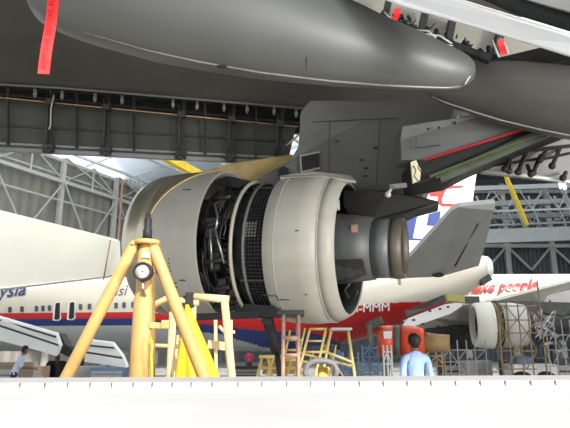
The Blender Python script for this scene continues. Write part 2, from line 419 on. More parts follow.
# flap drive fairing, red edged, with open doors
fd=part(lambda b: b.prism(px([(402,126,8.8),(432,121,8.7),(490,112,8.5),(540,120,8.3),(532,126,8.3),(480,143,8.5),(425,160,8.8),(401,160,8.9),(400,140,8.9)],1),(0,.5,.03),0,.02),'flap_fairing_side',M_fair,wing)
part(lambda b: b.beam(at(425,160,8.72),at(534,126.5,8.22),.02,.03),'red_edge',M_red,fd,label='red painted lower edge')
part(lambda b: [b.ball(at(x,y,8.62),.022) for x,y in ((428,129),(439,127.5),(455,123))],'hole',M_black,fd)
part(lambda b: (b.beam(at(416,148,8.76),at(440,145,8.66),.01,.012),b.beam(at(416,139,8.76),at(416,148,8.76),.01,.012)),'hatch_seam',M_dark,fd)
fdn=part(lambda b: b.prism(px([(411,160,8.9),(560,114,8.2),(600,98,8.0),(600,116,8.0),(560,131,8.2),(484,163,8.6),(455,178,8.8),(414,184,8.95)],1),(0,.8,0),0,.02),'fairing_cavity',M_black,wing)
part(lambda b: (b.beam(at(430,177,8.8),at(560,127,8.1),.06,.05),b.beam(at(436,178,8.72),at(520,145,8.3),.04,.02)),'door_rail',M_green,fdn,label='green primed door rail')
part(lambda b: (b.beam(at(440,178,8.75),at(580,118,8.05),.06,.16),),'door_edge',M_dgreen,fdn)
part(lambda b: (b.prism(px([(411,162,8.7),(416,160,8.7),(421,170,8.7),(420,180,8.7),(413,183,8.7)],1),(0,.06,0)),),'insulation_patch',mat('pale_tape',(.75,.68,.45),.6,0,.2,6),fdn)
part(lambda b: (b.tube(px([(413,166),(416,170),(414,176),(418,181)],8.62),.009),b.tube(px([(420,162),(418,168),(421,172)],8.62),.008)),'cable',M_black,fdn)
# ribbed flap at the right (cove with machinery)
rf=part(lambda b: b.prism(px([(482,172,9.6),(520,150,9.3),(560,126,9.0),(620,120,8.8),(620,190,9.0),(570,182,9.2),(530,177,9.4)],1),(0,.12,0)),'inboard_flap_cove',M_grey,wing)
part(lambda b: (b.tube(px([(482,170.5,9.3),(530,176,9.15),(575,182.5,9.0),(620,189,8.8)],1),.03),),'flap_edge',M_white,rf,label='white lower edge')
for (x0,y0,x1,y1) in ((513,153,505,169),(527,150,518,172),(541,155,533,173),(547,149,540,160),(560,148,552,166),(566,172,563,178),(510,160,509,171),(527,165,531,174)):
    part(lambda b: (b.beam(at(x0,y0,9.1),at(x1,y1,8.95),.05,.05),b.ball(at(x1,y1,8.93),.06)),'actuator_link',M_black,rf)
part(lambda b: (b.beam(at(515,152,9.05),at(570,146,8.8),.06,.05),b.beam(at(540,160,9.0),at(575,152,8.8),.04,.04),b.beam(at(490,166,9.2),at(545,158,9.0),.04,.04)),'torque_tube',M_dark,rf)
# flap-track canoe fairing (big, rounded tail pointing right)
def canoe(b, secs, y_of, dep, n=28, sq=1.0):
    rings=[]
    for (x,yt,yb) in secs:
        Yc=y_of(x); c=(at(x,yt,Yc)+at(x,yb,Yc))/2; h=(at(x,yt,Yc)-at(x,yb,Yc)).length/2; dp=h*dep(x)
        ring=[]
        for k in range(n):
            a=2*PI*k/n; ca,sa=math.cos(a),math.sin(a)
            ring.append(c+V((0,ca*dp,sa*h)))
        rings.append(ring)
    b.loft(rings,0,True,True)
secs=[(31,-50,-25),(34,-75,2),(42,-95,16),(60,-105,24),(80,-108,31),(100,-106,37),(150,-90,51.5),(200,-66,62.5),(260,-36,73),(330,-2,81.5),(380,20,85.5),(420,36,87.5),(445,47,88.3),(460,53.5,87),(468,58,84),(472.5,62.5,79.5),(474.6,67.5,73.5)]
yf=lambda x: 5.6+ (x-31)*.0034
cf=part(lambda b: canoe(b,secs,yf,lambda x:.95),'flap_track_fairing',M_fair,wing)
part(lambda b: b.tube([at(x,yb-.6,yf(x)-.02) for x,yt,yb in secs[3:14]],[.009+.0012*i for i in range(11)],8),'pale_edge',M_edge,cf,label='pale lower edge seam with painted light')  # pale tube paints the light along the fairing's lower seam
part(lambda b: b.tube([at(x,y,yf(x)-h) for x,y,h in ((317,5,.36),(311,30,.42),(307,50,.40),(306,70,.26))],.004,6),'panel_joint',M_black,cf)
part(lambda b: b.ball(at(222,66.5,6.05),.045,0,(1.5,.6,.5)),'drain',M_black,cf)
part(lambda b: b.tube([at(x,y,6.95) for x,y in ((468,58),(471,66),(470,76),(465,84))],.012,6),'chipped_paint',M_white,cf)
# second fairing, right
secs2=[(424,90,92),(432,80,97),(445,70,103),(465,62,109.5),(500,64,120.5),(540,68,130),(580,71,138),(640,74,148)]
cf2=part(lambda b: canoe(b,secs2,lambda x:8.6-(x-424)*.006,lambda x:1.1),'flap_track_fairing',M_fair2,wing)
part(lambda b: b.tube([at(x,yb-.5,8.5-(x-424)*.006) for x,yt,yb in secs2[1:]],.012,6),'pale_edge',M_grey,cf2)
part(lambda b: b.prism(px([(478,62,7.9),(540,47,7.4),(600,50,7.0),(600,80,7.2),(520,72,7.9)],1),(0,.5,0),0,.02),'fairing_shoulder',M_black,wing)
# outboard flap (white) and cove behind it
ofl=part(lambda b: b.prism(px([(310,-60,6.0),(350,-14,5.9),(400,6,5.7),(460,23,5.5),(520,41,5.3),(600,66,5.0),(600,43,4.95),(520,19,5.2),(462,1,5.4),(380,-60,5.8)],1),(.12,.45,.30),0,.03),'flap',mat('flap_white',(.78,.79,.80),.4,0,.04,1),wing)
part(lambda b: (b.tube(px([(440,-9,5.38),(462,0.5,5.33),(520,18.5,5.13),(600,42,4.88)],1),.012,8),),'flap_edge',M_white,ofl)
part(lambda b: b.prism(px([(470,-30,5.6),(600,14,5.1),(600,34,5.1),(520,10,5.4),(480,-8,5.6)],1),(0,.1,0)),'flap_gap',M_black,wing)
part(lambda b: b.prism(px([(500,-40,5.5),(600,-40,5.0),(600,20,5.0),(515,-4,5.4)],1),(0,.08,.05)),'spoiler_panel',M_grey,wing)
cove=part(lambda b: b.prism(px([(300,-60,8.6),(420,-20,8.4),(560,45,8.1),(560,70,8.2),(470,66,8.4),(400,40,8.6),(330,10,8.8)],1),(0,.12,0)),'flap_cove_panel',mat('cove_beige',(.40,.38,.32),.5,0,.15,2),wing)
for x,y in ((388,0),(425,12),(452,22),(500,34)):
    part(lambda b: b.prism(px([(x,y-10),(x+6,y-8),(x,y+22),(x-6,y+20)],8.1),(0,.25,0)),'rib',M_dark,cove)
def mach(b):
    for k in range(46):
        t=random.random(); x=378+t*112; y=12+t*40+random.uniform(-3,5)
        x2=x+random.uniform(-9,9); y2=y+random.uniform(-6,6)
        b.tube([at(x,y,7.75),at((x+x2)/2,(y+y2)/2+2,7.65),at(x2,y2,7.7)],random.choice((.012,.02,.035)),6)
    b.beam(at(376,17,7.8),at(490,60,7.5),.12,.10)
part(mach,'actuator_linkage',M_black,cove)
def mach2(b):
    for pts in (((410,28),(424,34),(440,36),(452,44)),((414,30),(428,31),(436,38)),((430,39),(446,45),(458,47)),((466,48),(480,54),(490,59)),((470,52),(484,58)),((492,40),(496,50),(499,57)),((384,12),(390,18),(396,24)),((500,38),(506,46),(508,54))):
        b.tube(px(pts,7.55),.016,6)
part(mach2,'hydraulic_line',M_lgrey,cove)
# streamers hanging from the wing
def streamer(name,label,pts,Y,w,rot=0,txt=True):
    p0=at(*pts[0],Y); p1=at(*pts[-1],Y); mb=MB(); n=10
    L=[]; 
    for i in range(n+1):
        t=i/n; k=t*(len(pts)-1); j=min(int(k),len(pts)-2); f=k-j
        q=at(pts[j][0]*(1-f)+pts[j+1][0]*f,pts[j][1]*(1-f)+pts[j+1][1]*f,Y)+V((0,.03*math.sin(t*5),0)); L.append(q)
    for i in range(n):
        a,c=L[i],L[i+1]
        mb.add([a+V((-w/2,0,0)),a+V((w/2,.012,0)),c+V((w/2,.012,0)),c+V((-w/2,0,0)),a+V((-w/2,.006,0)),a+V((w/2,.018,0)),c+V((w/2,.018,0)),c+V((-w/2,.006,0))],[(0,1,2,3),(7,6,5,4),(0,4,5,1),(3,2,6,7),(0,3,7,4),(1,5,6,2)])
    o=tag(build(mb,name,M_flag,None,p0),label,'streamer')
    if txt:
        vs,fs=text_geo('REMOVE BEFORE FLIGHT',w*.72)
        mx=max(v.x for v in vs); Ltot=(p1-p0).length; sc=Ltot*.86/mx; d=(p0-p1).normalized(); side=V((0,0,0))
        sx=d.cross(V((0,-1,0))).normalized()
        if sx.x>0: sx=-sx
        g=MB(); g.add([p1+d*(.05*Ltot+v.x*sc)+sx*(v.y-w*.26)+V((0,-.012+.03*math.sin((1-(.05+v.x*sc/Ltot))*5),0)) for v in vs],fs); build(g,'lettering',M_flagd,o,recalc=False)
    return o
streamer('warning_streamer','long red fabric warning streamer hanging from the wing at upper left',[(53.5,-30),(50,20),(44.5,75)],4.6,.10)
streamer('warning_streamer','small red streamer tied among the linkages at the left end of the flap cove',[(398,8),(397,14),(394,21)],7.3,.10,txt=False)
streamer('warning_streamer','orange-red streamer tied in the flap cove under the white flap at upper right',[(501,39),(503,47),(503,55)],7.2,.10,txt=False)

# ============================================================= ENGINE
P0=at(284,249,10.5); AX=V((math.cos(R(20)),-math.sin(R(20)),-.055)).normalized()
def lerpt_(x,T):
    if x<=T[0][0]: return T[0][1]
    for (a,u),(c,w) in zip(T[:-1],T[1:]):
        if x<=c: return u+(w-u)*(x-a)/(c-a)
    return T[-1][1]
eng=thing('jet_engine',P0,'large grey jet engine under the pylon with its reverser sleeve slid open','engine')
def ap(t, ang, r, off=0):     # ang 0 = towards viewer/left, pi/2 = top
    u=AX.cross(V((0,0,1))).normalized(); w=u.cross(AX)
    # u points to the viewer side
    if u.y>0: u=-u
    w=V((0,0,1))-AX*AX.z; w.normalize()
    return P0+AX*t+(u*math.cos(ang)+w*math.sin(ang))*(r+off)
UPN=(V((0,0,1))-AX*AX.z).normalized()*.10   # the inlet sits a little higher
Pi=P0+UPN
part(lambda b: b.lathe(Pi,AX,[(-2.62,1.16),(-2.76,1.20),(-2.80,1.27),(-2.75,1.34),(-2.60,1.40),(-2.40,1.435),(-2.18,1.452),(-2.18,1.40),(-2.4,1.25),(-2.5,1.14)],72,closed=True),'inlet_lip',M_lip,eng,label='polished inlet lip ring')
CP=[(-2.18,1.455),(-1.95,1.468),(-1.6,1.475),(-1.3,1.465),(-1.12,1.45)]
TS=[-2.18+1.06*k/40 for k in range(41)]
def tj(a): return -2.14+.93*max(0,math.sin(a))**2.2
def lipface(j,a): return 1 if j<40 and (TS[j]+TS[j+1])/2<tj(a) else 0
part(lambda b: b.lathe(Pi,AX,[(t,lerpt_(t,CP)) for t in TS]+[(-1.12,1.42),(-1.6,1.42),(-2.0,1.15),(-2.6,1.13),(-2.6,1.10),(-1.9,1.10),(-1.4,1.36)],144,closed=True,mf=lipface),'inlet_cowl',[M_cowl,M_lip],eng)
part(lambda b: b.tube([ap(tj(a),a,lerpt_(tj(a),CP)+.004)+UPN for a in [R(d) for d in range(-80,181,4)]],.022,8),'lip_joint',mat('joint_tan',(.50,.36,.16),.4,.2,.1,4),eng,label='tan joint line')
# fan and spinner inside inlet
part(lambda b: b.lathe(P0,AX,[(-2.2,.02),(-2.05,.16),(-1.9,.28),(-1.75,.34),(-1.5,.36),(-1.5,.02)],32),'spinner',M_dark,eng)
def fan(b):
    for k in range(38):
        a=2*PI*k/38; b.prism([ap(-1.75,a,.34),ap(-1.55,a+.10,.34),ap(-1.5,a+.16,1.02),ap(-1.8,a+.03,1.02)],AX*.01)
part(fan,'fan',M_dark,eng,kind='stuff')
# pipes and harness around the fan case
def pipes(b,rr,lo,hi,N,rad):
    for k in range(N):
        a=random.uniform(-PI*.55,PI*.62); t0=random.uniform(lo,hi-.1); r_=random.uniform(1.14,1.26)
        pts=[]
        if random.random()<.5:
            for j in range(6): pts.append(ap(t0+random.uniform(-.03,.03),a+j*.12,r_))
        else:
            for j in range(5): pts.append(ap(min(hi,t0+j*.12),a+random.uniform(-.07,.07)+j*.05,r_))
        b.tube(pts,rad*random.uniform(.6,1.3),6)
for k_ in range(54): part(lambda b: pipes(b,1.2,-1.18,-.55,1,.022),'pipe',M_pipe,eng)
for k_ in range(14): part(lambda b: pipes(b,1.2,-1.12,-.55,1,.012),'fuel_line',M_core,eng,label='bright steel line')
for t,a,sz in ((-.95,.15,.3),(-.85,-.35,.26),(-.9,.62,.22),(-.8,-.75,.22),(-.95,-1.1,.25)):
    part(lambda b: b.box(ap(t,a,1.2),(sz*.8,.16,sz*1.3),Euler((0,0,-R(20))).to_matrix(),0,.03),'accessory_box',M_pipe,eng)
    part(lambda b: b.tube([ap(t-.15,a,1.3),ap(t+.2,a+.05,1.3)],.05,10),'actuator',M_pipe,eng)
part(lambda b: (b.tube([ap(-.95,.50,1.34),ap(-.80,.28,1.34),ap(-.78,.1,1.36)],.02,8),b.tube([ap(-.80,.1,1.36),ap(-.62,-.35,1.34)],.02,8),b.tube([ap(-.9,.1,1.35),ap(-.86,-.42,1.35)],.018,8)),'strut_rod',M_steel,eng)
# torque ring and cascade
part(lambda b: b.lathe(P0,AX,[(-.54,1.30),(-.53,1.335),(-.485,1.34),(-.475,1.30),(-.5,1.27)],72,closed=True),'torque_ring',mat('ring_cream',(.50,.47,.38),.4,.1,.12,3),eng)
part(lambda b: b.lathe(P0,AX,[(-.33,1.25),(-.31,1.28),(-.285,1.28),(-.27,1.24)],72,closed=True),'seal_ring',M_grey2,eng)
part(lambda b: b.lathe(P0,AX,[(-.62,1.16),(.3,1.16),(.3,1.10),(-.62,1.10)],48,closed=True),'inner_barrel',M_black,eng)
def casc(b):
    for k in range(64):
        a=-1.7+k*3.4/63; b.beam(ap(-.42,a,1.21),ap(.15,a,1.21),.012,.03)
    for j in range(9):
        t=-.40+j*.065; b.lathe(P0,AX,[(t,1.20),(t,1.235),(t+.01,1.235),(t+.01,1.20)],64,closed=True)
part(casc,'cascade_grid',mat('cascade_dark',(.022,.022,.021),.5,.2,.2,5),eng)
for a in (-.62,.95): part(lambda b: b.beam(ap(-.40,a,1.25),ap(.2,a,1.25),.035,.03),'slider_beam',M_dark,eng)
for k in range(5):
    for j in range(4): part(lambda b: b.box(ap(-.25+j*.055,.0+k*.045+.02,1.242),(.035,.012,.035),Euler((0,0,-R(20))).to_matrix()),'cascade_vane',M_grey2,eng)
# translating sleeve
part(lambda b: b.lathe(P0,AX,[(.09,1.335),(.11,1.362),(.35,1.385),(.7,1.388),(1.05,1.345),(1.05,1.30),(.4,1.31),(.11,1.29)],80,closed=True),'reverser_sleeve',M_cowl2,eng)
part(lambda b: b.lathe(P0,AX,[(1.055,1.345),(1.18,1.30),(1.32,1.215),(1.32,1.195),(1.18,1.22),(1.055,1.28)],80,closed=True),'aft_cowl',M_cowl2,eng)
part(lambda b: (b.lathe(P0,AX,[(1.043,1.335),(1.047,1.352),(1.058,1.352),(1.062,1.335)],80,closed=True),b.lathe(P0,AX,[(.305,1.38),(.305,1.388),(.312,1.388),(.312,1.38)],80,closed=True)),'sleeve_joint',M_lgrey,eng)
part(lambda b: (b.beam(ap(.01,-.78,1.37),ap(.28,-.78,1.393),.012,.012),b.beam(ap(.28,-.78,1.393),ap(.28,-1.2,1.393),.012,.012)),'hatch_seam',M_dark,eng)
def marks(b):
    for t,a,n in ((.30,-.84,9),(.70,.05,3),(.35,1.0,3),(.8,-.75,2)):
        for k in range(n): b.beam(ap(t+k*.022,a,1.388),ap(t+k*.022+.013,a,1.388),.012,.02)
part(marks,'placard',M_dark,eng)
def marks2(b):
    for t,a,n in ((-1.6,.58,6),(-1.7,-.72,4),(-1.66,-.66,3),(-1.5,-.62,4)):
        for k in range(n): b.beam(ap(t+k*.03,a,1.478)+UPN,ap(t+k*.03+.018,a,1.478)+UPN,.012,.025)
    for k in range(5): b.ball(ap(-1.66,-.35-k*.05,1.474)+UPN,.014,0,(1,1,1),8)
part(marks2,'placard',M_dark,eng)
part(lambda b: b.prism([ap(.0,1.25,1.36),ap(.6,1.35,1.42),ap(1.35,1.35,1.30),ap(1.5,1.15,1.20),ap(.9,1.05,1.36),ap(.1,1.05,1.365)],(0,0,.05),0,.01),'top_fairing',M_cowl,eng)
# core
part(lambda b: b.lathe(P0,AX,[(.6,.66),(1.0,.66),(1.4,.62),(1.76,.565),(1.76,.48),(.6,.5)],56,closed=True),'core_cowl',M_core,eng)
part(lambda b: b.lathe(P0,AX,[(1.77,.535),(2.09,.53),(2.09,.46),(1.77,.46)],56,closed=True),'nozzle',mat('nozzle_steel',(.17,.18,.18),.5,.4,.12,3),eng)
part(lambda b: b.lathe(P0,AX,[(2.09,.54),(2.16,.55),(2.30,.535),(2.30,.515),(2.1,.46)],56,closed=True),'nozzle_ring',M_bronze,eng,label='heat tinted brown exhaust ring')
part(lambda b: b.lathe(P0,AX,[(1.7,.42),(1.9,.33),(2.1,.2),(2.17,.04),(1.7,.04)],32),'exhaust_plug',M_black,eng)
part(lambda b: b.lathe(P0,AX,[(1.95,.462),(1.95,.0001)],40),'turbine_face',M_black,eng)
part(lambda b: b.lathe(P0,AX,[(.7,1.25),(.7,.5)],48),'duct_bulkhead',M_black,eng)
part(lambda b: b.lathe(P0,AX,[(.7,1.27),(1.05,1.24),(1.30,1.185),(1.30,1.175),(1.0,1.2),(.7,1.22)],64,closed=True),'duct_lining',M_black,eng)
part(lambda b: b.lathe(P0+UPN*.6,AX,[(-1.12,1.40),(-.62,1.27),(-.62,1.24),(-1.12,1.36)],32,closed=True,a0=R(48),a1=R(140)),'upper_fan_case_door',M_black,eng)
part(lambda b: b.prism([ap(.9,-.45,.70),ap(1.66,-.45,.62),ap(1.7,-.95,.62),ap(.9,-1.0,.86)],(.1,.3,0),0,.02),'lower_bifurcation',M_dark,eng)
part(lambda b: (b.box(ap(1.15,.80,.95),(.16,.2,.2),Euler((0,0,-R(20))).to_matrix(),0,.02),),'bracket',M_lgrey,eng)
part(lambda b: (b.box(ap(1.5,.42,.62),(.12,.04,.14),Euler((0,0,-R(20))).to_matrix(),0,.01),),'heat_patch',M_rust,eng)
part(lambda b: (b.tube([ap(1.45,-1.0,1.14),ap(1.4,-.85,1.1),ap(1.5,-.75,1.05)],.02),b.tube([ap(1.5,-1.1,1.1),ap(1.6,-.95,1.0)],.015)),'drain_tube',M_dark,eng)
# open lower door hardware under the sleeve
part(lambda b: (b.beam(at(196,317,10.2),at(283,314,9.8),.12,.12),b.beam(at(240,309,10.3),at(276,312,9.8),.3,.2)),'lower_track_beam',M_black,eng)

# ============================================================= GREY-WHITE AIRLINER WITH RED AND BLUE STRIPES
def fax(X): return 28.6-.135*(X)*1.0 - (0.0)        # depth of the axis along X
def frz(X):
    if X<-0.5: return 1.93,3.42
    t=min(1,(X+.5)/10.4); r_=1.93*(1-t**2.6)+.62*t**2.6; top=5.35+.75*t
    return r_, top-r_
def fp(X, b_, off=0.):                 # b_: height angle measured from the near side
    r_,zc_=frz(X); d=V((1,-.135,0)).normalized(); n=V((-.135,-1,0)).normalized()
    return V((X,fax(X),zc_))+n*(math.cos(b_)*(r_+off))+V((0,0,math.sin(b_)*(r_+off)))
def lerpt(x, T):
    if x<=T[0][0]: return T[0][1]
    for (a,u),(c,w) in zip(T[:-1],T[1:]):
        if x<=c: return u+(w-u)*(x-a)/(c-a)
    return T[-1][1]
rt=[(-7,3.36),(-3,3.12),(0,3.1),(2,3.25),(4,3.62),(6,3.75),(8,3.8),(10,3.8)]
rb=[(-7,3.06),(-3,2.7),(-1,2.45),(1.5,2.35),(3,1.9),(4,1.2)]
bb=[(-7,2.74),(-3,2.3),(-1,1.7),(1.5,1.3),(5,1.0)]
air=thing('airliner',(-2,fax(-2),0),'grey-white airliner with red and blue cheatline standing behind the engine, tail to the right','airplane')
def fus(b):
    n=240; Xs=[-26,-24,-22,-20,-18]+[-16+ .2*i for i in range(80)]+[0+.15*i for i in range(70)]; Xs=[x for x in Xs if x<9.6]+[9.75,9.85]
    rings=[[fp(X,2*PI*k/n) for k in range(n)] for X in Xs]
    def mf(i,k):
        X=(Xs[i]+Xs[i+1])/2; ang=2*PI*(k+.5)/n; r_,zc_=frz(X); z=zc_+r_*math.sin(ang)
        if z>lerpt(X,rt): return 3 if X>3 and False else 0
        if z>lerpt(X,rb): return 1
        if z>lerpt(X,bb): return 2
        return 3
    b.loft(rings,0,True,True,mf)
M_fusA=M_fus
fo=part(fus,'fuselage',[M_fus,M_red,M_blue,M_fusb],air)
part(lambda b: b.loft([[fp(X,2*PI*k/24,{9.85:-.01,10.05:-.05,10.18:-.18,10.24:-.4}[X]) for k in range(24)] for X in (9.85,10.05,10.18,10.24)],0,True,True),'tail_cone_cap',M_white,air)
part(lambda b: b.box(fp(9.75,-1.0,.0),(.6,.4,.35),Euler((0,-.5,0)).to_matrix(),0,.05),'exhaust_panel',M_dark,air)
def f_at(x,y,off=.02):                 # photo ray -> near side of fuselage (bisect in Y)
    lo,hi=18.,34.
    for _ in range(40):
        m=(lo+hi)/2; p=at(x,y,m); r_,zc_=frz(p.x)
        ins=((p.y-fax(p.x))**2+(p.z-zc_)**2)**.5 < r_+off or p.y>fax(p.x)
        if ins: hi=m
        else: lo=m
    return at(x,y,hi)
def decal(name, quadpts, m_, parent, th=.02):
    b=MB(); b.prism([f_at(x,y,.03) for x,y in quadpts],(0,-th,0)); return build(b,name,m_,parent)
for x in (10,22,36.5,43,49.5,80.5,89.5,98.5,116,124,133): 
    y=309.8-(x-10)*.040
    decal('window',[(x-1.6,y-2.6),(x+.2,y-3.2),(x+1.8,y-2.4),(x+1.8,y+2.2),(x,y+3),(x-1.7,y+2.3)],M_glass,air)
for x in (57.5,71.8):
    y=311.3-(x-57)*.045
    w_=decal('emergency_exit',[(x-3.4,y-8.8),(x+3.6,y-9.6),(x+3.8,y+8),(x+1,y+9.8),(x-4.4,y+9.2)],M_white,air,.06)
    b=MB(); b.prism([f_at(a,c,.10) for a,c in ((x-1.6,y-8),(x+2.4,y-8.6),(x+2.2,y+7),(x-.3,y+8.6),(x-3,y+8))],(0,-.03,0)); build(b,'opening',M_black,w_)
def ftext(s, size, x0, y0, m_, shear=0, bold=0, slope=0., name='lettering', ht=None):
    vs,fs=text_geo(s,1.0,shear,bold)
    g=MB(); g.add([f_at(x0+v.x*size, y0-v.y*size+v.x*size*slope,.035)-V((0,v.z,0)) for v in vs],fs); return build(g,name,m_,air,recalc=False)
ftext('malaysia',18.5,-36,302.5,M_blue,.35,.02,-.13)
ftext('isi',15,114,296,mat('ink_grey',(.10,.10,.14),.5,0,.1,5),.3,0,-.08)
ftext('9M-MMM',11.8,343.5,313,M_white,0,.02,-.05)
# fin
def fin_pt(x,y,o=0): return at(x,y,fax(8.3)+o)
fin=part(lambda b: b.prism([fin_pt(384,282),fin_pt(438,142),fin_pt(482,142),fin_pt(476,178),fin_pt(462,280)],(0,.3,0),0,.04),'tail_fin',M_white,air)
def logo(name,pts,m_): part(lambda b: b.prism([fin_pt(x,y,-.02) for x,y in pts],(0,.03,0)),name,m_,fin)
logo('logo_red',[(408,188),(423,185.5),(424,193.5),(420,195),(408,193)],M_red)
logo('logo_red',[(427,187),(463,185),(463,187.6),(447,189),(444,194),(442,200),(443,203.5),(463,203.5),(463,206.5),(442,206.5),(437.5,203),(438,196.5),(430,196.5)],M_red)
logo('logo_blue',[(400,222),(418,214),(415,228),(413,238),(422,238.5),(422,240.5),(404,240)],M_blue)
logo('logo_blue',[(428.5,214),(441,210.5),(439.5,222),(435.5,226),(426.5,225.5)],M_blue)
# near tailplane
def stab(b):
    o=px([(390,279,25.2),(452,211,20.5),(459,207,20.3),(496,203.5,20.2),(494,210,20.3),(484,250,23.4),(479,266,25.3),(440,277,25.6)],1)
    b.prism(o,(0,.12,.22),0,.03)
sb=part(stab,'tailplane',mat('tailplane_grey',(.33,.33,.32),.42,0,.08,.8),air)
part(lambda b: b.beam(at(455,266,24.6),at(478,223,21.2),.06,.05),'elevator_gap',M_black,sb)
part(lambda b: b.ball(at(438,275,25.3),.18,0,(1.6,1,.6)),'hinge_fitting',M_dark,sb)
part(lambda b: b.prism(px([(397,275),(400,274),(401,285),(398,285)],24.8),(0,-.05,0)),'gap_seal',M_grey,air)
# flaps of that airliner: two drooped panels at left
def flapset(name,pts,lines):
    fl=part(lambda b: b.prism(px(pts,1),(.05,.12,.05),0,.02),name,M_white,air)
    for l in lines: part(lambda b: b.beam(at(*l[0]),at(*l[1]),.03,.06),'flap_slot',M_dark,fl)
flapset('trailing_edge_flap',[(-40,305,20.4),(0,317.5,20),(56,334,19.6),(60,346,19.4),(56,356.5,19.4),(46,353,19.5),(0,341,20),(-40,329,20.4)],
   [((-30,311,20.3),(56,337,19.5)),((-30,316,20.2),(58,345,19.35))])
flapset('trailing_edge_flap',[(86,340,20.5),(112,343,20.3),(122,356,20.1),(127,368,20),(84,362,20.4),(85,350,20.4)],
   [((86,345,20.4),(114,348,20.2)),((85,352,20.3),(122,358,20)),])
part(lambda b: b.prism(px([(52,338,20.2),(60,333,20.2),(66,345,20.2),(86,350,20.6),(84,362,20.6),(66,356,20.4),(56,350,20.2)],1),(0,.6,0)),'flap_track',M_dark,air)
part(lambda b: [b.tube([(x,fax(x),-.0),(x,fax(x),1.7)],.12) for x in (-12,)],'landing_gear',M_dark,air)
part(lambda b: [b.tube([(-12+s*.3-.12,fax(-12),.5),(-12+s*.3+.12,fax(-12),.5)],.5,20) for s in (-1,1)],'wheel',M_rubber,air)

# cream wing panel of another aircraft at left
g=MB(); g.prism(px([(-120,181,25.5),(0,210,24.5),(118,239.5,23.5),(119,274,23.5),(105,277,23.5),(0,289.5,24),(-120,301,25)],1),(0,.35,0),0,.04)
pl=tag(build(g,'aircraft_wing',M_cream,None,at(0,250,24)),'large cream tapering aircraft panel filling the left edge above the airliner windows','panel')
part(lambda b: [b.tube([(x,25.4,0),(x,25.4,5.2)],.12) for x in (-15.6,-17.2)],'support_post',M_grey,pl)
g=MB(); g.tube([at(103.5,280,23.4),at(110.5,240,23.3)],.03); tag(build(g,'antenna_rod',M_brown,None,at(103.5,280,23.4)),'thin brown rod leaning beside the right edge of the cream panel','rod')

# ============================================================= WHITE-RED AIRLINER AT RIGHT
a2=thing('airliner',(19,36,0),'white airliner at right whose fuselage carries red slanted lettering above its wing','airplane')
YA=37; RA=2.0; zA=at(520,274.5,YA).z-RA
def fus2(b):
    n=64; rings=[]
    for X,rr in ((10.5,.9),(12,1.3),(14,1.7),(17,1.95),(22,2.0),(30,2.0),(45,2.0)):
        rings.append([V((X,YA-(X-12)*.02+0,zA+(RA-rr)))+V((0,-math.cos(2*PI*k/n)*rr,math.sin(2*PI*k/n)*rr)) for k in range(n)])
    b.loft(rings,0,True,True)
part(fus2,'fuselage',M_fus,a2)
vs,fs=text_geo('make people',1.0,.3,.045)
def f2_at(x,y):
    lo,hi=25.,40.
    for _ in range(40):
        m_=(lo+hi)/2; p=at(x,y,m_); yc=YA-(p.x-12)*.02
        rr=lerpt(p.x,[(10.5,.9),(12,1.3),(14,1.7),(17,1.95),(22,2.0)])
        if ((p.y-yc)**2+(p.z-zA-RA+rr)**2)**.5<rr+.11 or p.y>yc: hi=m_
        else: lo=m_
    return at(x,y,hi)
g=MB(); g.add([f2_at(463.5+v.x*14.2,293.2-v.y*14.5-v.x*14.2*.06)-V((0,v.z,0)) for v in vs],fs); build(g,'lettering',M_red,a2,recalc=False)
# wing
w2=part(lambda b: b.prism(px([(405,322,19),(420,316,19),(450,307,19.5),(480,303,20.5),(530,292.5,22),(600,273,25),(600,345,26),(540,330,24),(500,325,23),(450,326,21),(412,330,19.6)],1),(0,.4,.06),0,.03),'wing',mat('wing_grey_beige',(.36,.34,.29),.45,0,.1,.8),a2)
part(lambda b: b.beam(at(480,303.5,20.4),at(600,273,24.9),.1,.10),'leading_edge',M_cream,w2)
part(lambda b: b.prism(px([(407,317,18.5),(405,311,18.5),(444,294.5,18.6),(447,301,18.6),(430,307,18.5)],1),(0,.15,0)),'raised_slat',M_dark,w2,label='dark raised slat')
part(lambda b: b.prism(px([(403,325,18.7),(409,318,18.7),(446,304,18.9),(462,303,19),(462,306,19),(450,314,18.9),(412,327,18.7)],1),(0,.1,0)),'slat_track_panel',M_white,w2)
def holes(b):
    for x,y in ((414,320),(423,324),(430,311),(440,309),(448,307),(428,330),(446,320),(456,328),(438,326),(545,306),(553,305),(560,304)): b.box(at(x,y,18.6 if x<500 else 20),(.09 if x<500 else .05,.03,.06))
part(holes,'access_hole',M_black,w2)
part(lambda b: (b.beam(at(446,297,19.1),at(463,299,19.3),.2,.25),),'rib_end',mat('primer_yellow_green',(.40,.38,.12),.5,0,.1,5),w2)
part(lambda b: b.box(at(472,300,19.8),(.5,.1,.25)),'open_panel',M_dark,w2)
part(lambda b: (b.prism(px([(534,299,22.5),(600,282,24),(600,330,24),(548,322,23),(534,312,22.5)],1),(0,.2,0)),),'underwing_panel',M_lgrey,w2)
part(lambda b: (b.beam(at(550,300,22.3),at(550,322,22.3),.05,.05),b.beam(at(534,312,22.3),at(600,298,23.8),.05,.05)),'seam',M_dark,w2)
part(lambda b: b.prism(px([(415,328,20.2),(475,325,21.4),(480,350,21.6),(440,350,21),(425,340,20.4)],1),(0,1.2,0),0,.05),'belly_fairing',M_dark,a2)
part(lambda b: b.box((26,YA,1.0),(1,1,2.2)),'landing_gear',M_dark,a2)
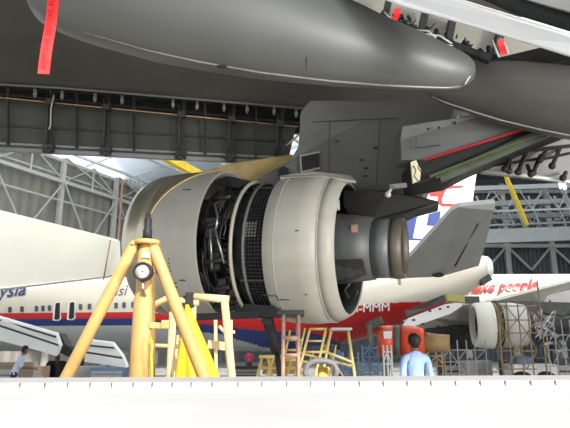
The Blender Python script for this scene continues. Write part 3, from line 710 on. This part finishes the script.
# engine of it
ec=at(500,325,19.5); ex=V((1,-.12,0)).normalized()
e2=thing('jet_engine',ec,'cream engine nacelle with open cowls inside the brown scaffold at right','engine')
part(lambda b: b.lathe(ec,ex,[(-.86,.62),(-.9,.70),(-.82,.76),(-.5,.79),(-.28,.79),(-.28,.74),(-.6,.66)],48,closed=True),'inlet_cowl',M_cream,e2)
part(lambda b: b.lathe(ec,ex,[(-.3,.70),(0,.70),(0,.6),(-.3,.6)],40,closed=True),'fan_case',M_dgreen,e2)
part(lambda b: b.lathe(ec,ex,[(-.26,.72),(-.2,.77),(-.17,.77),(-.17,.70)],40,closed=True),'case_ring',M_brown,e2)
part(lambda b: b.lathe(ec,ex,[(-.02,.76),(.4,.76),(.82,.68),(.82,.62),(.0,.70)],48,closed=True),'reverser_cowl',M_lgrey,e2)
part(lambda b: b.lathe(ec,ex,[(.5,.5),(1.0,.48),(1.7,.32),(2.4,.28),(2.4,.1),(.5,.1)],32,closed=True),'core',M_dark,e2)
part(lambda b: [b.tube([ec+ex*(.8+random.random()*.9)+V((0,-.45,random.uniform(-.5,.5))) for _ in range(4)],.03,6) for k in range(12)],'pipework',M_steel,e2)
part(lambda b: b.lathe(ec,ex,[(-.7,.60),(-.7,.001)],30),'fan_face',M_black,e2)
part(lambda b: (b.prism([ec+ex*-.2+V((0,.1,.7)),ec+ex*2.2+V((0,.1,.3)),ec+ex*2.6+V((0,.1,.75)),ec+ex*-.1+V((0,.1,.85))],(0,.25,0)),),'pylon',M_dark,e2)
# orange engine
eo=at(402,342,15.5); exo=V((1,-.28,-.03)).normalized()
e3=thing('jet_engine',(eo.x,eo.y,eo.z),'orange-red engine nacelle with a dark band behind the worker in light blue','engine')
part(lambda b: b.lathe(eo,exo,[(-.60,.30),(-.62,.40),(-.5,.43),(-.18,.44),(-.18,.36),(-.5,.3)],40,closed=True),'inlet_cowl',M_orange,e3)
part(lambda b: b.lathe(eo,exo,[(-.2,.42),(-.2,.45),(-.03,.455),(-.03,.42)],40,closed=True),'clamp_band',M_dgreen,e3)
part(lambda b: b.lathe(eo,exo,[(-.03,.44),(.2,.45),(.45,.42),(.6,.36),(.6,.3),(0,.36)],40,closed=True),'fan_cowl',M_orange,e3)
part(lambda b: b.lathe(eo,exo,[(.5,.3),(.9,.24),(1.25,.22),(1.25,.12),(.5,.12)],32,closed=True),'exhaust',M_brown,e3)
part(lambda b: b.lathe(eo,exo,[(-.4,.31),(-.4,.001)],30),'fan_face',M_black,e3)
part(lambda b: b.prism([eo+exo*t+V((-.27*math.cos(a),-.96*math.cos(a),math.sin(a)))*r_ for t,a,r_ in ((-.46,.62,.445),(-.22,.66,.455),(-.24,.16,.455),(-.44,.16,.445))],(0,-.02,0)),'white_label',M_white,e3,label='white label patch')
part(lambda b: [b.beam(eo+V((sx*.45,sy*.3,-.3)),(eo.x+sx*.5,eo.y+sy*.4,0),.06) for sx in (-1,1) for sy in (-1,1)]+[b.beam(eo+V((-.5,s*.3,-.38)),eo+V((.5,s*.3,-.38)),.06) for s in (-1,1)],'transport_stand',M_dark,e3)
part(lambda b: (b.beam(at(367,327,15.6),at(382,320,15.4),.12,.2),b.beam(at(369,325,15.5),at(372,346,15.5),.12,.12)),'hoist_bracket',M_dgreen,e3)

# ============================================================= FOREGROUND PANEL
zp=at(285,376.0,4.0).z
fg=thing('wing_surface',(0,2.2,0),'blurred white aircraft panel surface filling the bottom of the picture','panel')
z1=at(285,382,3.0).z; z2=at(285,389.5,3.0).z; zp=at(285,376.3,4.0).z
def fgp(b):
    nx=40; xs_=[-4.2+8.4*i/nx for i in range(nx+1)]
    prof=[(.55,z2-.05),(.8,z2-.012),(1.6,z2+.004),(2.4,z2+.004),(3.0,z2),(3.02,z1-.004),(3.03,z1),(3.2,z1+.001),(3.6,(z1+zp)/2),(3.98,zp),(4.0,zp-.02),(3.99,zp-.10),(.6,z2-.15)]
    rings=[[V((x,y+x*.01,z+x*.004)) for y,z in prof] for x in xs_]
    b.loft(rings,0,False,True,lambda i,k: 1 if k in (6,7,8,9) else 0)
part(fgp,'top_skin',[M_whitefg,mat('edge_strip_grey',(.46,.46,.47),.5,0,.08,3)],fg)
M_seam=mat('sealant_grey',(.10,.10,.105),.6,0,.1,6)
for x in (20,45,67.5,90,111.5,133,152,172,191,212,238,262,287,311,335,360,384,408,432,457,482,507,533,558):
    p=at(x,385,3.0); part(lambda b: b.box((p.x,3.012+p.x*.01,(z1+z2)/2+p.x*.004),(.007,.012,(z1-z2)*1.0)),'seam',M_seam,fg)
part(lambda b: [b.box((x,y,(zp-.14)/2),(.08,.08,zp-.14)) for x in (-3,0,3) for y in (1,3.5)]+[b.box((0,y,zp-.18),(6.4,.1,.1)) for y in (1,3.5)],'trestle',M_grey,fg)

# ============================================================= TRIPOD JACK
YJ=5.0
jb=at(143.5,300,YJ); jx=jb.x
jack=thing('tripod_jack',(jx,YJ,0),'large yellow tripod aircraft jack with round pressure gauge, left of the engine','jack')
def jz(y,Y=YJ): return at(143,y,Y).z
part(lambda b: (b.tube([(jx,YJ,.15),(jx,YJ,jz(300)),(jx,YJ,jz(292)),(jx,YJ,jz(240))],[.085,.085,.072,.072],28)),'cylinder',M_yel,jack)
part(lambda b: b.prism([(jx-.115,YJ-.02,.2),(jx-.07,YJ-.02,jz(290)),(jx+.0,YJ-.02,jz(284)),(jx+.02,YJ-.02,.2)],(0,.06,0),0,.01),'stiffener_plate',M_yel,jack)
part(lambda b: b.lathe((jx,YJ,jz(243)),(0,0,1),[(-.02,.075),(-.02,.12),(.02,.12),(.02,.075)],32,closed=True),'head_plate',M_yel,jack)
part(lambda b: b.lathe((jx,YJ,0),(0,0,1),[(jz(240),.001),(jz(240),.042),(jz(230),.042),(jz(229),.034),(jz(219),.034),(jz(218),.022),(jz(213.5),.02),(jz(213.5),.001)],24),'ram',M_black,jack,label='black ram head')
part(lambda b: b.lathe((jx,YJ,0),(0,0,1),[(jz(241),.001),(jz(241),.06),(jz(239),.06),(jz(239),.001)],24),'collar',M_dark,jack)
for (ax_,ay_,bx,by) in ((134.5,244,55,400),(152,244,214,404)):
    t0=at(ax_,ay_,YJ-.02); t1=at(bx,by,YJ-.12); d=(t1-t0); e=t0+d*((t0.z-.1)/(t0.z-t1.z))
    lg=part(lambda b: (b.tube([t0,t0+d.normalized()*.06,e],[.045,.054,.054],20),),'leg',M_yel,jack)
    part(lambda b: (b.tube([(e.x,e.y,0),(e.x,e.y,.03)],.14,24),b.tube([(e.x,e.y,.03),(e.x,e.y,.14)],.05,16)),'foot_pad',M_dark,lg)
    part(lambda b: (b.ball(t0,.038,0,(1,1.2,1)),b.tube([t0+V((0,-.07,0)),t0+V((0,.07,0))],.018,10)),'hinge_pin',M_yel,lg)
t0=V((jx,YJ+.09,jz(244))); e=V((jx-.15,YJ+1.35,.1))
lg=part(lambda b: b.tube([t0,e],.054,20),'leg',M_yel,jack); part(lambda b: b.tube([(e.x,e.y,0),(e.x,e.y,.03)],.14,24),'foot_pad',M_dark,lg)
gc=at(143,271.5,YJ-.16)
ga=part(lambda b: b.lathe(gc,(0,-1,0),[(-.05,.001),(-.05,.083),(.0,.083),(.022,.082),(.022,.062),(.006,.062),(.006,.001)],40),'gauge',M_black,jack,label='round black-rimmed pressure gauge')
part(lambda b: b.lathe(gc+V((0,-.009,0)),(0,-1,0),[(0,.001),(0,.062),(.002,.062),(.002,.001)],32),'dial',M_dial,ga)
def ticks(b):
    for k in range(25):
        a=R(225-k*270/24); L=.012 if k%4 else .019
        b.beam(gc+V((math.cos(a)*.055,-.013,math.sin(a)*.055)),gc+V((math.cos(a)*(.055-L),-.013,math.sin(a)*(.055-L))),.0022,.0022,up=V((0,1,0)))
    b.beam(gc+V((-.02,-.015,-.026)),gc+V((.026,-.015,.03)),.003,.005,up=V((0,1,0))); b.ball(gc+V((0,-.014,0)),.008)
part(ticks,'needle',M_black,ga)
part(lambda b: b.tube([gc+V((0,.02,-.08)),gc+V((.0,.02,-.15)),gc+V((.01,.08,-.2))],.014,10),'gauge_stem',M_steel,ga)
part(lambda b: b.box(at(146,255,YJ-.083),(.075,.006,.05)),'name_plate',mat('plate_blue_white',(.45,.55,.75),.4,0,.4,60),jack,label='small blue and white plate')
part(lambda b: b.box(at(156,269.5,YJ-.02),(.05,.05,.07),None,0,.006),'valve_block',M_rust,jack)
part(lambda b: (b.beam(at(150,325,YJ-.03),at(168,326,YJ-.03),.05,.05),b.box(at(165.5,324.5,YJ-.06),(.07,.05,.075),None,0,.008)),'bracket',M_yel,jack)
def hose(b):
    b.tube([at(150.5,338,YJ-.1),at(152.5,345,YJ-.13),at(151,356,YJ-.12),at(152,372,YJ-.1),at(151,395,YJ-.1)],.012,8)
part(hose,'hose',mat('hose_lime',(.45,.48,.06),.5,0,.1,6),jack,label='lime green hose')
part(lambda b: b.tube([(jx,YJ,.15),(jx,YJ,.05)],.25,28),'base_pad',M_yel,jack)

# ============================================================= RAILED WORK STAND (cream yellow) WITH YELLOW COVER
YR=6.0
ws=thing('work_stand',at(200,428,YR)*1,'cream-yellow tubular work stand with guard rail right of the tripod jack','work stand')
ws.location=(at(200,300,YR).x,YR,0)
def down(x,y,Y): p=at(x,y,Y); return V((p.x,p.y,0.02))
def post(x0,y0,x1,Y,r=.032,name='post',m_=M_ryel,par=ws):
    p=at(x0,y0,Y); q=at(x1,378,Y); q=p+(q-p)*(p.z/(p.z-q.z)); part(lambda b: b.tube([p,q],r,12),name,m_,par)
post(224.5,300,232,YR,.042); post(173,312,170,YR,.04); post(194,302,193,YR+.9,.03); post(215.5,320,216,YR+.9,.022); post(231,320,231,YR+.9,.02)
part(lambda b: b.tube([at(190,296.5,YR),at(229,299.5,YR)],.042,14),'top_rail',M_ryel,ws)
part(lambda b: b.tube([at(150,310,YR+.1),at(158,303,YR),at(166,299,YR),at(176,300,YR),at(186,301.5,YR),at(199,303,YR)],.035,12),'bent_rail',M_ryel,ws)
part(lambda b: b.tube([at(152,345.5,YR),at(188,347,YR)],.024,10),'mid_rail',M_ryel,ws)
part(lambda b: b.beam(at(208,344,YR+.4),at(231,347,YR+.4),.04,.09),'mid_rail',M_ryel,ws)
part(lambda b: (b.tube([at(186,296,YR),at(184,306,YR),at(188,312,YR)],.03),b.box(at(190,300,YR),(.09,.09,.16),None,0,.01)),'clamp',M_black,ws)
part(lambda b: (b.tube([at(219,326,YR+.6),at(225,333,YR+.6)],.02),b.tube([at(226,333,YR+.6),at(235,332,YR+.6)],.02)),'latch_handle',M_ryel,ws)
ld=thing('ladder',down(180,370,YR+.9),'small cream ladder standing between the jack and the yellow cover','ladder')
for xa,xb in ((178,174),(184,183)): post(xa,335,xb,YR+.9,.016,'side_rail',M_ryel,ld)
for k in range(9):
    y=340+k*10; part(lambda b: b.tube([at(177.6-k*.7,y,YR+.9),at(183.8-k*.15,y,YR+.9)],.014,8),'rung',M_ryel,ld)
# draped yellow cover
def drape(b):
    top=at(190,306,YR-.25); rings=[]; n=40
    H=top.z-.25
    for i in range(15):
        t=i/14; z=top.z-H*t
        cx=top.x+ (.0+.30*t); w=.015+ .40*t**.85; dpt=.03+.25*t
        ring=[]
        for k in range(n):
            a=2*PI*k/n; fold=1+.16*math.sin(a*7+t*2)*min(1,t*2.5)
            ring.append(V((cx+math.cos(a)*w*fold,YR-.42+math.sin(a)*dpt*fold,z)))
        rings.append(ring)
    b.loft(rings,0,True,True)
g=MB(); drape(g); tag(build(g,'cloth_cover',M_yelb,None,(at(200,306,YR).x,YR-.1,.25)),'bright yellow cloth cover draped in folds under the work stand rail','cover')

# ============================================================= STEPS AND STANDS BY THE ENGINE
def stand_from(name,label,cat,loc,tubes,m_,extra=None,group=None,nm='post',r=.03):
    th=thing(name,loc,label,cat,group)
    for tb in tubes:
        q=[at(*p) for p in tb[:-1]] if isinstance(tb[-1],(float,int)) else [at(*p) for p in tb]
        rr=tb[-1] if isinstance(tb[-1],(float,int)) else r
        a,c=q[0],q[-1]
        flo = tb[-2][1]>=377 if isinstance(tb[-1],(float,int)) else tb[-1][1]>=377
        if flo and len(q)==2: c=a+(c-a)*((a.z-.02)/(a.z-c.z)); q=[a,c]
        part(lambda b: b.tube(q,rr,10),nm if flo else 'rail',m_,th)
    return th
Y1=8.5
ts=stand_from('tall_stand','tall narrow stand of pinkish-brown tubes directly below the reverser sleeve','stand',down(291,370,Y1),
  [[(283.5,314,Y1),(283,378,Y1),.028],[(298.5,314,Y1),(298.5,378,Y1),.028],[(284,314,Y1+.7),(284,378,Y1+.7),.022],[(297,314,Y1+.7),(297,378,Y1+.7),.022],[(283.5,338,Y1),(298.5,338,Y1),.035],[(283.5,355,Y1),(298.5,355,Y1),.025]],M_rust)
part(lambda b: b.box(at(290.5,314,Y1+.35),(.42,.8,.07),None,0,.01),'platform',M_dark,ts)
Y2=8.6
st_=stand_from('step_ladder','pale yellow step stand with two sloping frames right of the brown stand','step ladder',down(330,372,Y2),
 [[(326,328.5,Y2),(315,378,Y2),.02],[(310,328.5,Y2),(297,378,Y2),.02],[(310,329,Y2),(327,329,Y2),.02],[(307,341,Y2),(322,341,Y2),.016],[(304,352,Y2),(320,352,Y2),.016],[(301,362,Y2),(318,362,Y2),.02],
  [(332,330,Y2+.1),(324,352,Y2+.1),.016],[(348,330,Y2),(355,378,Y2),.022],[(331,330,Y2),(322,378,Y2),.02],[(326,352,Y2),(352,362,Y2),.02],[(300,352,Y2+.2),(326,352,Y2),.02],[(324,345,Y2+.5),(344,378,Y2+.5),.016],[(314,352,Y2+.4),(300,378,Y2+.4),.016],[(336,345,Y2+.3),(330,378,Y2+.3),.014],[(300,353,Y2),(352,366,Y2+.2),.02]],mat('step_yellow',(.58,.45,.16),.5,0,.2,6))
part(lambda b: b.box(at(340,329.5,Y2+.1),(.32,.5,.04),None,0,.01),'platform',M_grey,st_)
Y3=11
ss=stand_from('scaffold_stand','low golden-brown scaffold stand at the left foot of the tall brown stand','stand',down(272,370,Y3),
 [[(262,357,Y3),(257,378,Y3),.03],[(268,357,Y3),(272,378,Y3),.03],[(274,357,Y3),(266,378,Y3),.03],[(280,357,Y3),(284,378,Y3),.03],[(292,357,Y3),(286,378,Y3),.03],[(297,357,Y3),(301,378,Y3),.03],[(260,357,Y3),(300,357,Y3),.04],[(258,368,Y3),(300,368,Y3),.03]],M_syel)
part(lambda b: b.box(at(280,356.5,Y3+.3),(.8,.7,.05)),'platform',M_syel,ss)
part(lambda b: b.prism(px([(266,358),(297,358),(300,374),(262,374)],Y3+.6),(0,.05,0)),'side_sheet',M_brown,ss)
st2=stand_from('step_ladder','yellow step ladder seen between the brown stand legs and the blue tail stripe','step ladder',down(290,372,10.2),
 [[(290,330,10.2),(280,378,10.2),.02],[(305,328,10.2),(294,378,10.2),.02],[(288,340,10.2),(302,340,10.2),.02],[(286,350,10.2),(300,350,10.2),.02],[(284,360,10.2),(298,360,10.2),.02]],M_syel)
# hose loop and lift motor
hl=thing('hose_cart',down(320,372,8),'grey hose looped over a small yellow drum cart below the steps','cart')
part(lambda b: b.tube([at(309,382,7.8),at(305,372,7.8),at(308,364,7.8),at(315,361,7.8),at(326,361,7.8),at(334,364,7.8),at(337,371,7.8),at(333,382,7.8)],.04,12),'hose',mat('hose_grey',(.16,.15,.15),.6,0,.1,5),hl)
part(lambda b: b.tube([at(323.5,367,8),at(323.5,392,8)],.08,20),'drum',mat('drum_yellow',(.75,.5,.08),.5,0,.1,5),hl)
part(lambda b: (b.box((at(320,370,8).x,8,.35),(.6,.5,.08)),b.box((at(320,370,8).x,8,.7),(.1,.1,.7))),'frame',M_dark,hl)
for s in (-.25,.25): part(lambda b: b.tube([(at(320,370,8).x+s,7.72,.16),(at(320,370,8).x+s,7.78,.16)],.15,16),'wheel',M_rubber,hl)
# black hoist arm under engine
g=MB(); g.tube([at(268,319,9.9),at(272,338,9.9),at(277,352,9.9)],.10,10); g.beam(at(262,319.5,9.9),at(272,323,9.9),.2,.12); g.tube([at(277,352,9.9),at(280,378,9.9),V((at(280,378,9.9).x,9.9,.02))],.05,8)
tag(build(g,'support_strut',M_black,None,down(280,378,9.9)),'black support strut slanting down beneath the open reverser','strut')

# scaffold at right (brown)
def scaffold(label,xs_,y0,Y,hor,m_,r=.03,group=None,depth=1.0,tops=None):
    th=thing('scaffold',down((xs_[0]+xs_[-1])/2,370,Y),label,'scaffold',group)
    for dY in (0,depth):
        for i,x in enumerate(xs_):
            p=at(x,(tops[i] if tops else y0),Y+dY); part(lambda b: b.tube([p,(p.x,p.y,.02)],r,8),'post',m_,th)
        for y in hor: part(lambda b: b.tube([at(xs_[0],y,Y+dY),at(xs_[-1],y,Y+dY)],r*.8,8),'rail',m_,th)
    for i in range(len(xs_)-1):
        hh=hor
        for j in range(len(hh)-1):
            a,c=(xs_[i],xs_[i+1]) if (i+j)%2 else (xs_[i+1],xs_[i]); part(lambda b: b.tube([at(a,hh[j],Y),at(c,hh[j+1],Y)],r*.7,8),'brace',m_,th)
    return th
scaffold('tall yellow-brown scaffold around the cream engine nacelle at right',[497,506,517,527,537],300,16,[306,320,333,351,369],mat('scaffold_olive',(.26,.18,.08),.6,0,.2,6),.022,tops=[304,302,300,304,280])
scaffold('grey pole scaffold under the dark belly left of the cream nacelle',[441,449,457,466,474,485],340,17,[350,362,374],M_grey,.018,'grey pole scaffolds')
scaffold('grey pole scaffold at the extreme right behind the engine piping',[545,553,561,569,578],320,17.5,[335,350,366],M_grey,.018,'grey pole scaffolds')
scaffold('pale tube frame just left of the worker in light blue',[383,387,391],345,12.5,[352,364],M_lgrey,.022)
scaffold('blue steel rack between the step ladder and the orange engine',[362,369,377],345,14,[348,357,366,374],M_bluerack,.022)
scaffold('distant pale blue rack behind the step ladder platform',[343,350,358],352,22,[358,366,373],M_bluerack,.03)
scaffold('brown trestle scaffold right of the worker in light blue',[428,436,444],352,14,[356,366],M_brown,.02)
# boxes, carts and engine parts around the floor
def crate(x,y,Y,w,d,m_,label,name='tool_cart'):
    p=at(x,y,Y); th=thing(name,(p.x,Y,0),label,'cart' if 'cart' in name else 'crate')
    h=p.z
    part(lambda b: b.box((p.x,Y,h*.5+.1),(w,d,h-.2),None,0,.03),'body',m_,th)
    part(lambda b: [b.box((p.x,Y-d/2-.01,h*.2+h*.22*k+.05),(w*.9,.02,h*.16),None,0,.008) for k in range(3)],'drawer',M_grey,th)
    for s in (-1,1): part(lambda b: b.tube([(p.x+s*w*.4,Y-.1,.1),(p.x+s*w*.4,Y+.0,.1)],.1,12),'wheel',M_rubber,th)
crate(350,366,24,1.1,.8,M_bluerack,'blue tool cart on the floor far behind the step ladder')
crate(372,364,20,.9,.7,mat('teal_grey',(.16,.22,.24),.5,0,.1,3),'teal-grey tool cart behind the blue steel rack')
crate(458,358,24,1.6,1,M_dark,'dark tool cart under the dark belly of the right-hand airliner')
crate(475,360,22,1.0,.8,M_grey,'grey tool cart beside the foot of the brown scaffold')
crate(512,360,26,1.0,.8,M_dark,'dark tool cart below the cream nacelle')
crate(556,358,24,1.6,1,M_dark,'dark tool cart at far right below the engine piping')
crate(110,367,27,1.6,1,M_bluerack,'blue tool cart under the second drooped flap at left')
crate(86,366,28,1.2,1,M_grey,'grey tool cart left of the jack leg under the airliner')
crate(36,366,26,1.0,.8,M_rust,'reddish-brown tool cart behind the far worker at left')
crate(8,362,22,1.6,1,mat('cardboard',(.24,.19,.14),.7,0,.2,4),'pale brown crate at the extreme left under the airliner flap','packing_crate')
crate(246,366,30,1.4,1,M_dark,'dark tool cart in the distance left of the golden stand')
# small white vehicle behind scaffold
vp=down(530,366,19.5)
cv=thing('service_cart',vp,'white ground service cart with round wheel behind the brown scaffold','cart')
part(lambda b: b.box((vp.x,19.5,.85),(1.5,.9,.5),None,0,.08),'body',M_white,cv); part(lambda b: b.box((vp.x-.3,19.5,1.2),(.6,.8,.3),None,0,.08),'cabin',M_bluerack,cv)
for s in (-.5,.3): part(lambda b: (b.tube([(vp.x+s,19.0,.45),(vp.x+s,19.12,.45)],.42,24),b.tube([(vp.x+s,18.97,.45),(vp.x+s,19.0,.45)],.22,20)),'wheel',M_rubber,cv)
# engine piping mass at right
pm=thing('engine_core',at(552,345,21),'dark uncowled engine core hanging with pipes at the right edge','engine')
part(lambda b: b.lathe(at(540,322,21),V((1,.05,0)),[(0,.55),(.8,.6),(1.8,.5),(3.5,.42),(3.5,.1),(0,.1)],32,closed=True),'core_case',M_black,pm)
part(lambda b: [b.tube([at(532+random.random()*44,315+random.random()*34,20.2) for _ in range(3)],.035,6) for k in range(18)],'pipework',M_dark,pm)
part(lambda b: [b.tube([at(x,y,20),at(x+14,y-2,20)],.05,8) for x,y in ((536,326),(548,322),(553,352),(540,345))],'steel_duct',M_steel,pm)
part(lambda b: b.beam(at(552,340,21),(at(552,340,21).x,21,.02),.15,.15),'stand',M_dark,pm)

# ============================================================= PEOPLE
def person(label, px_, top_y, Y, H, shirt, pose='stand', yaw=0., group=None, headturn=0., bend=0.):
    base=at(px_,360,Y); base.z=0; k=H/1.75
    Rz=Matrix.Rotation(yaw,3,'Z')
    def P(x,y,z):   # x right of the figure, y forward, z up; bend leans the upper body
        if z>.95 and bend:
            q=Matrix.Rotation(-bend,3,'X')@V((x,y,z-.95)); x,y,z=q.x,q.y,q.z+.95
        return Rz@V((x,y,z))
    vs=[];es=[];rs=[];tg=[]
    def nv(p,r_): vs.append(p*k); rs.append(r_*k); return len(vs)-1
    def chain(start,pts,tags):
        prev=start
        for (p,r_),t in zip(pts,tags):
            i=nv(P(*p),r_); es.append((prev,i)); tg.append(t); prev=i
        return prev
    pel=nv(P(0,0,.95),(.135)); 
    waist=chain(pel,[((0,.0,1.08),.125)],['shirt'])
    chest=chain(waist,[((0,.01,1.27),.15),((0,0,1.40),.13)],['shirt','shirt'])
    neck=chain(chest,[((0,.0,1.49),.055)],['shirt']); hd=chain(neck,[((0,.015,1.57),.07),((0,.02,1.65),.086),((0,.015,1.71),.065)],['skin','skin','skin'])
    for s in (-1,1):
        if pose=='stand': arm=[((s*.19,-.01,1.40),.062),((s*.235,-.02,1.12),.05),((s*.22,.12,.92),.036),((s*.21,.16,.87),.033)]
        elif pose=='work': arm=[((s*.19,0,1.40),.062),((s*.23,.14,1.16),.05),((s*.15,.36,1.22),.036),((s*.14,.42,1.23),.033)]
        e1=chain(chest,arm[:2],['shirt','shirt']); e2=chain(e1,arm[2:],['skin','skin'])
        w=V(arm[-1][0]); pv=V(arm[-2][0]); d=(w-pv).normalized(); side=V((1,0,0)) if abs(d.x)<.8 else V((0,1,0))
        palm=w+d*.06; pi_=chain(e2,[(tuple(palm),.03)],['skin'])
        for j,(o_,L) in enumerate(((-.03,.07),(-.01,.08),(.01,.075),(.03,.06))):
            b0=palm+side*o_+d*.03; b1=b0+d*L*.5+V((0,.01,-.01)); b2=b1+d*L*.4+V((0,.02,-.02)); chain(pi_,[(tuple(b0),.010),(tuple(b1),.009),(tuple(b2),.008)],['skin']*3)
        th0=w+d*.02-side*s*.035; chain(pi_,[(tuple(th0),.012),(tuple(th0+d*.04-side*s*.01+V((0,.01,0))),.009)],['skin']*2)
        st_r=.0 if s<0 else .06
        ank=chain(pel,[((s*.095,0,.86),.095),((s*.10,.01+st_r,.50),.06),((s*.105,-.01+st_r,.10),.042)],['pants']*3)
        chain(ank,[((s*.11,.06+st_r,.05),.045),((s*.12,.17+st_r,.035),.035)],['shoe','shoe'])
    me=bpy.data.meshes.new('body'); me.from_pydata(vs,es,[]); o=bpy.data.objects.new('body',me); COL.objects.link(o)
    sk=o.modifiers.new('s','SKIN'); sk.use_smooth_shade=True
    for i,d in enumerate(me.skin_vertices[0].data): d.radius=(rs[i],rs[i]*(.78 if i in (0,1,2,3) else 1)); d.use_root=(i==0)
    me.skin_vertices[0].data[0].radius=(rs[0]*1.15,rs[0]*.8); me.skin_vertices[0].data[2].radius=(rs[2]*1.15,rs[2]*.75)
    sb_=o.modifiers.new('u','SUBSURF'); sb_.levels=1; sb_.render_levels=1
    dg=bpy.context.evaluated_depsgraph_get(); nm=bpy.data.meshes.new_from_object(o.evaluated_get(dg))
    bpy.data.objects.remove(o)
    b=bpy.data.objects.new('person',nm); COL.objects.link(b); nm.materials.clear()
    for m_ in (M_skin,shirt,M_pants,M_rubber): nm.materials.append(m_)
    ids={'skin':0,'shirt':1,'pants':2,'shoe':3}
    for p in nm.polygons:
        c=p.center; best=9;bi=0
        for (a,e_),t in zip(es,tg):
            A_,B_=vs[a],vs[e_]; AB=B_-A_; u=max(0,min(1,(c-A_).dot(AB)/max(AB.length_squared,1e-9))); dd=(c-(A_+AB*u)).length
            if dd<best: best=dd;bi=ids[t]
        if bi==2 and c.z>.93*k: bi=1
        p.material_index=bi; p.use_smooth=True
    b.location=base
    if min(v.co.z for v in nm.vertices)!=0:
        dz=min(v.co.z for v in nm.vertices); b.location.z=-dz
    tag(b,label,'person',group)
    hc=P(0,.015,1.645)*k
    g=MB(); 
    bm=bmesh.new(); bmesh.ops.create_uvsphere(bm,u_segments=20,v_segments=14,radius=.105*k)
    for v in bm.verts:
        v.co.z*=1.08
        if v.co.y>.02 and v.co.z<.045*k: v.co*=.70
        if v.co.z<-.05*k and v.co.y>-.02: v.co*=.8
        if v.co.z<-.04*k and v.co.y<=-.02: v.co.z*=1.25; v.co.x*=.85
        v.co=v.co*(1+.03*math.sin(v.co.x*90)*math.sin(v.co.z*80))
    bm.verts.index_update(); g.add([hc+Rz@(v.co+V((0,-.008,.02)))+b.location for v in bm.verts],[[v.index for v in f.verts] for f in bm.faces],0,True); bm.free()
    build(g,'hair',M_hair,b)
    for s in (-1,1):
        g=MB(); g.ball(b.location+P(s*.098,.02,1.64)*k,.028*k,0,(.45,.8,1.2),10); build(g,'ear',M_skin,b)
        g=MB(); g.ball(b.location+P(s*.034,.108,1.655)*k,.013*k,0,(1,.7,.8),8); build(g,'eye',M_white,b)
    g=MB(); g.ball(b.location+P(0,.122,1.625)*k,.017*k,0,(.8,1.1,1.4),8); build(g,'nose',M_skin,b)
    g=MB(); g.ball(b.location+P(0,.105,1.585)*k,.02*k,0,(1.4,.5,.4),8); build(g,'mouth',M_rust,b)
    g=MB(); 
    cpts=[b.location+P(.075*math.cos(a),-.005+.07*math.sin(a),1.475)*k for a in [2*PI*j/16 for j in range(17)]]
    g.tube(cpts,.02*k,8); build(g,'collar',shirt,b)
    return b
def hgt(y,Y,x=285): return at(x,y,Y).z
person('person in a light blue shirt seen from behind, standing in front of the orange engine',415.5,335,8.9,hgt(334,8.9)-.0,M_shirt,'stand',.25)
person('person in a pale shirt bending forward under the drooped flap at far left',15,350,16.5,hgt(348,16.5)+.10,M_shirtw,'work',-1.2,bend=.35)
person('person in a blue shirt standing behind the step ladder, arms raised to work',337,342,15,hgt(341,15),mat('shirt_blue2',(.14,.24,.52),.8,0,.1,9),'work',.9)
person('person in a red shirt standing in the distance right of the left jack leg',82,362,35,1.6,M_shirtr,'work',1.0)
person('person in a red shirt far away left of the golden scaffold stand',249,362,34,1.60,M_shirtr,'stand',.2)

# ============================================================= LIGHT
w=bpy.data.worlds.new('world'); S.world=w; w.use_nodes=True
bg=w.node_tree.nodes['Background']; bg.inputs[0].default_value=(.90,.95,1,1); bg.inputs[1].default_value=1.0
sd=bpy.data.lights.new('sun','SUN'); sd.energy=4.6; sd.angle=R(1.5); sd.color=(1,.97,.91); so=bpy.data.objects.new('sun',sd); COL.objects.link(so)
sdir=V((-.30,.76,-.60)); so.rotation_euler=sdir.to_track_quat('-Z','Y').to_euler(); so.location=(10,-20,20)
for loc_,tgt,e_,sz,c_ in (((11,-1,2.6),(1.5,7.5,4.6),900,2.5,(1,.98,.95)),):  # added light out of view at right, brightens the fairing and sleeve
    ad=bpy.data.lights.new('added_side_light','AREA'); ad.energy=e_; ad.size=sz; ad.color=c_; ao=bpy.data.objects.new('added_side_light',ad); COL.objects.link(ao); ao.location=loc_
    ao.rotation_euler=(V(tgt)-V(loc_)).to_track_quat('-Z','Y').to_euler()
for x_ in (-14,4,20):  # added lights without a visible source, brighten the back of the hangar
    ad=bpy.data.lights.new('added_hall_light','AREA'); ad.energy=1600; ad.size=7; ad.color=(1,.98,.92); ao=bpy.data.objects.new('added_hall_light',ad); COL.objects.link(ao); ao.location=(x_,13.5,21)
    ao.rotation_euler=(V((x_*.8+1,30,3))-V((x_,13.5,21))).to_track_quat('-Z','Y').to_euler()
# unseen canopy added over and behind the viewer: its edge shades wing and engine
struct(lambda b: b.box((0,4.5,14.3),(90,24,.5)),'ceiling',mat('added_canopy',(.12,.12,.12),.8,0,.1,.4))
S.view_settings.view_transform='Standard'; S.view_settings.look='None'; S.view_settings.exposure=.68; S.view_settings.gamma=1
S.view_settings.use_curve_mapping=False
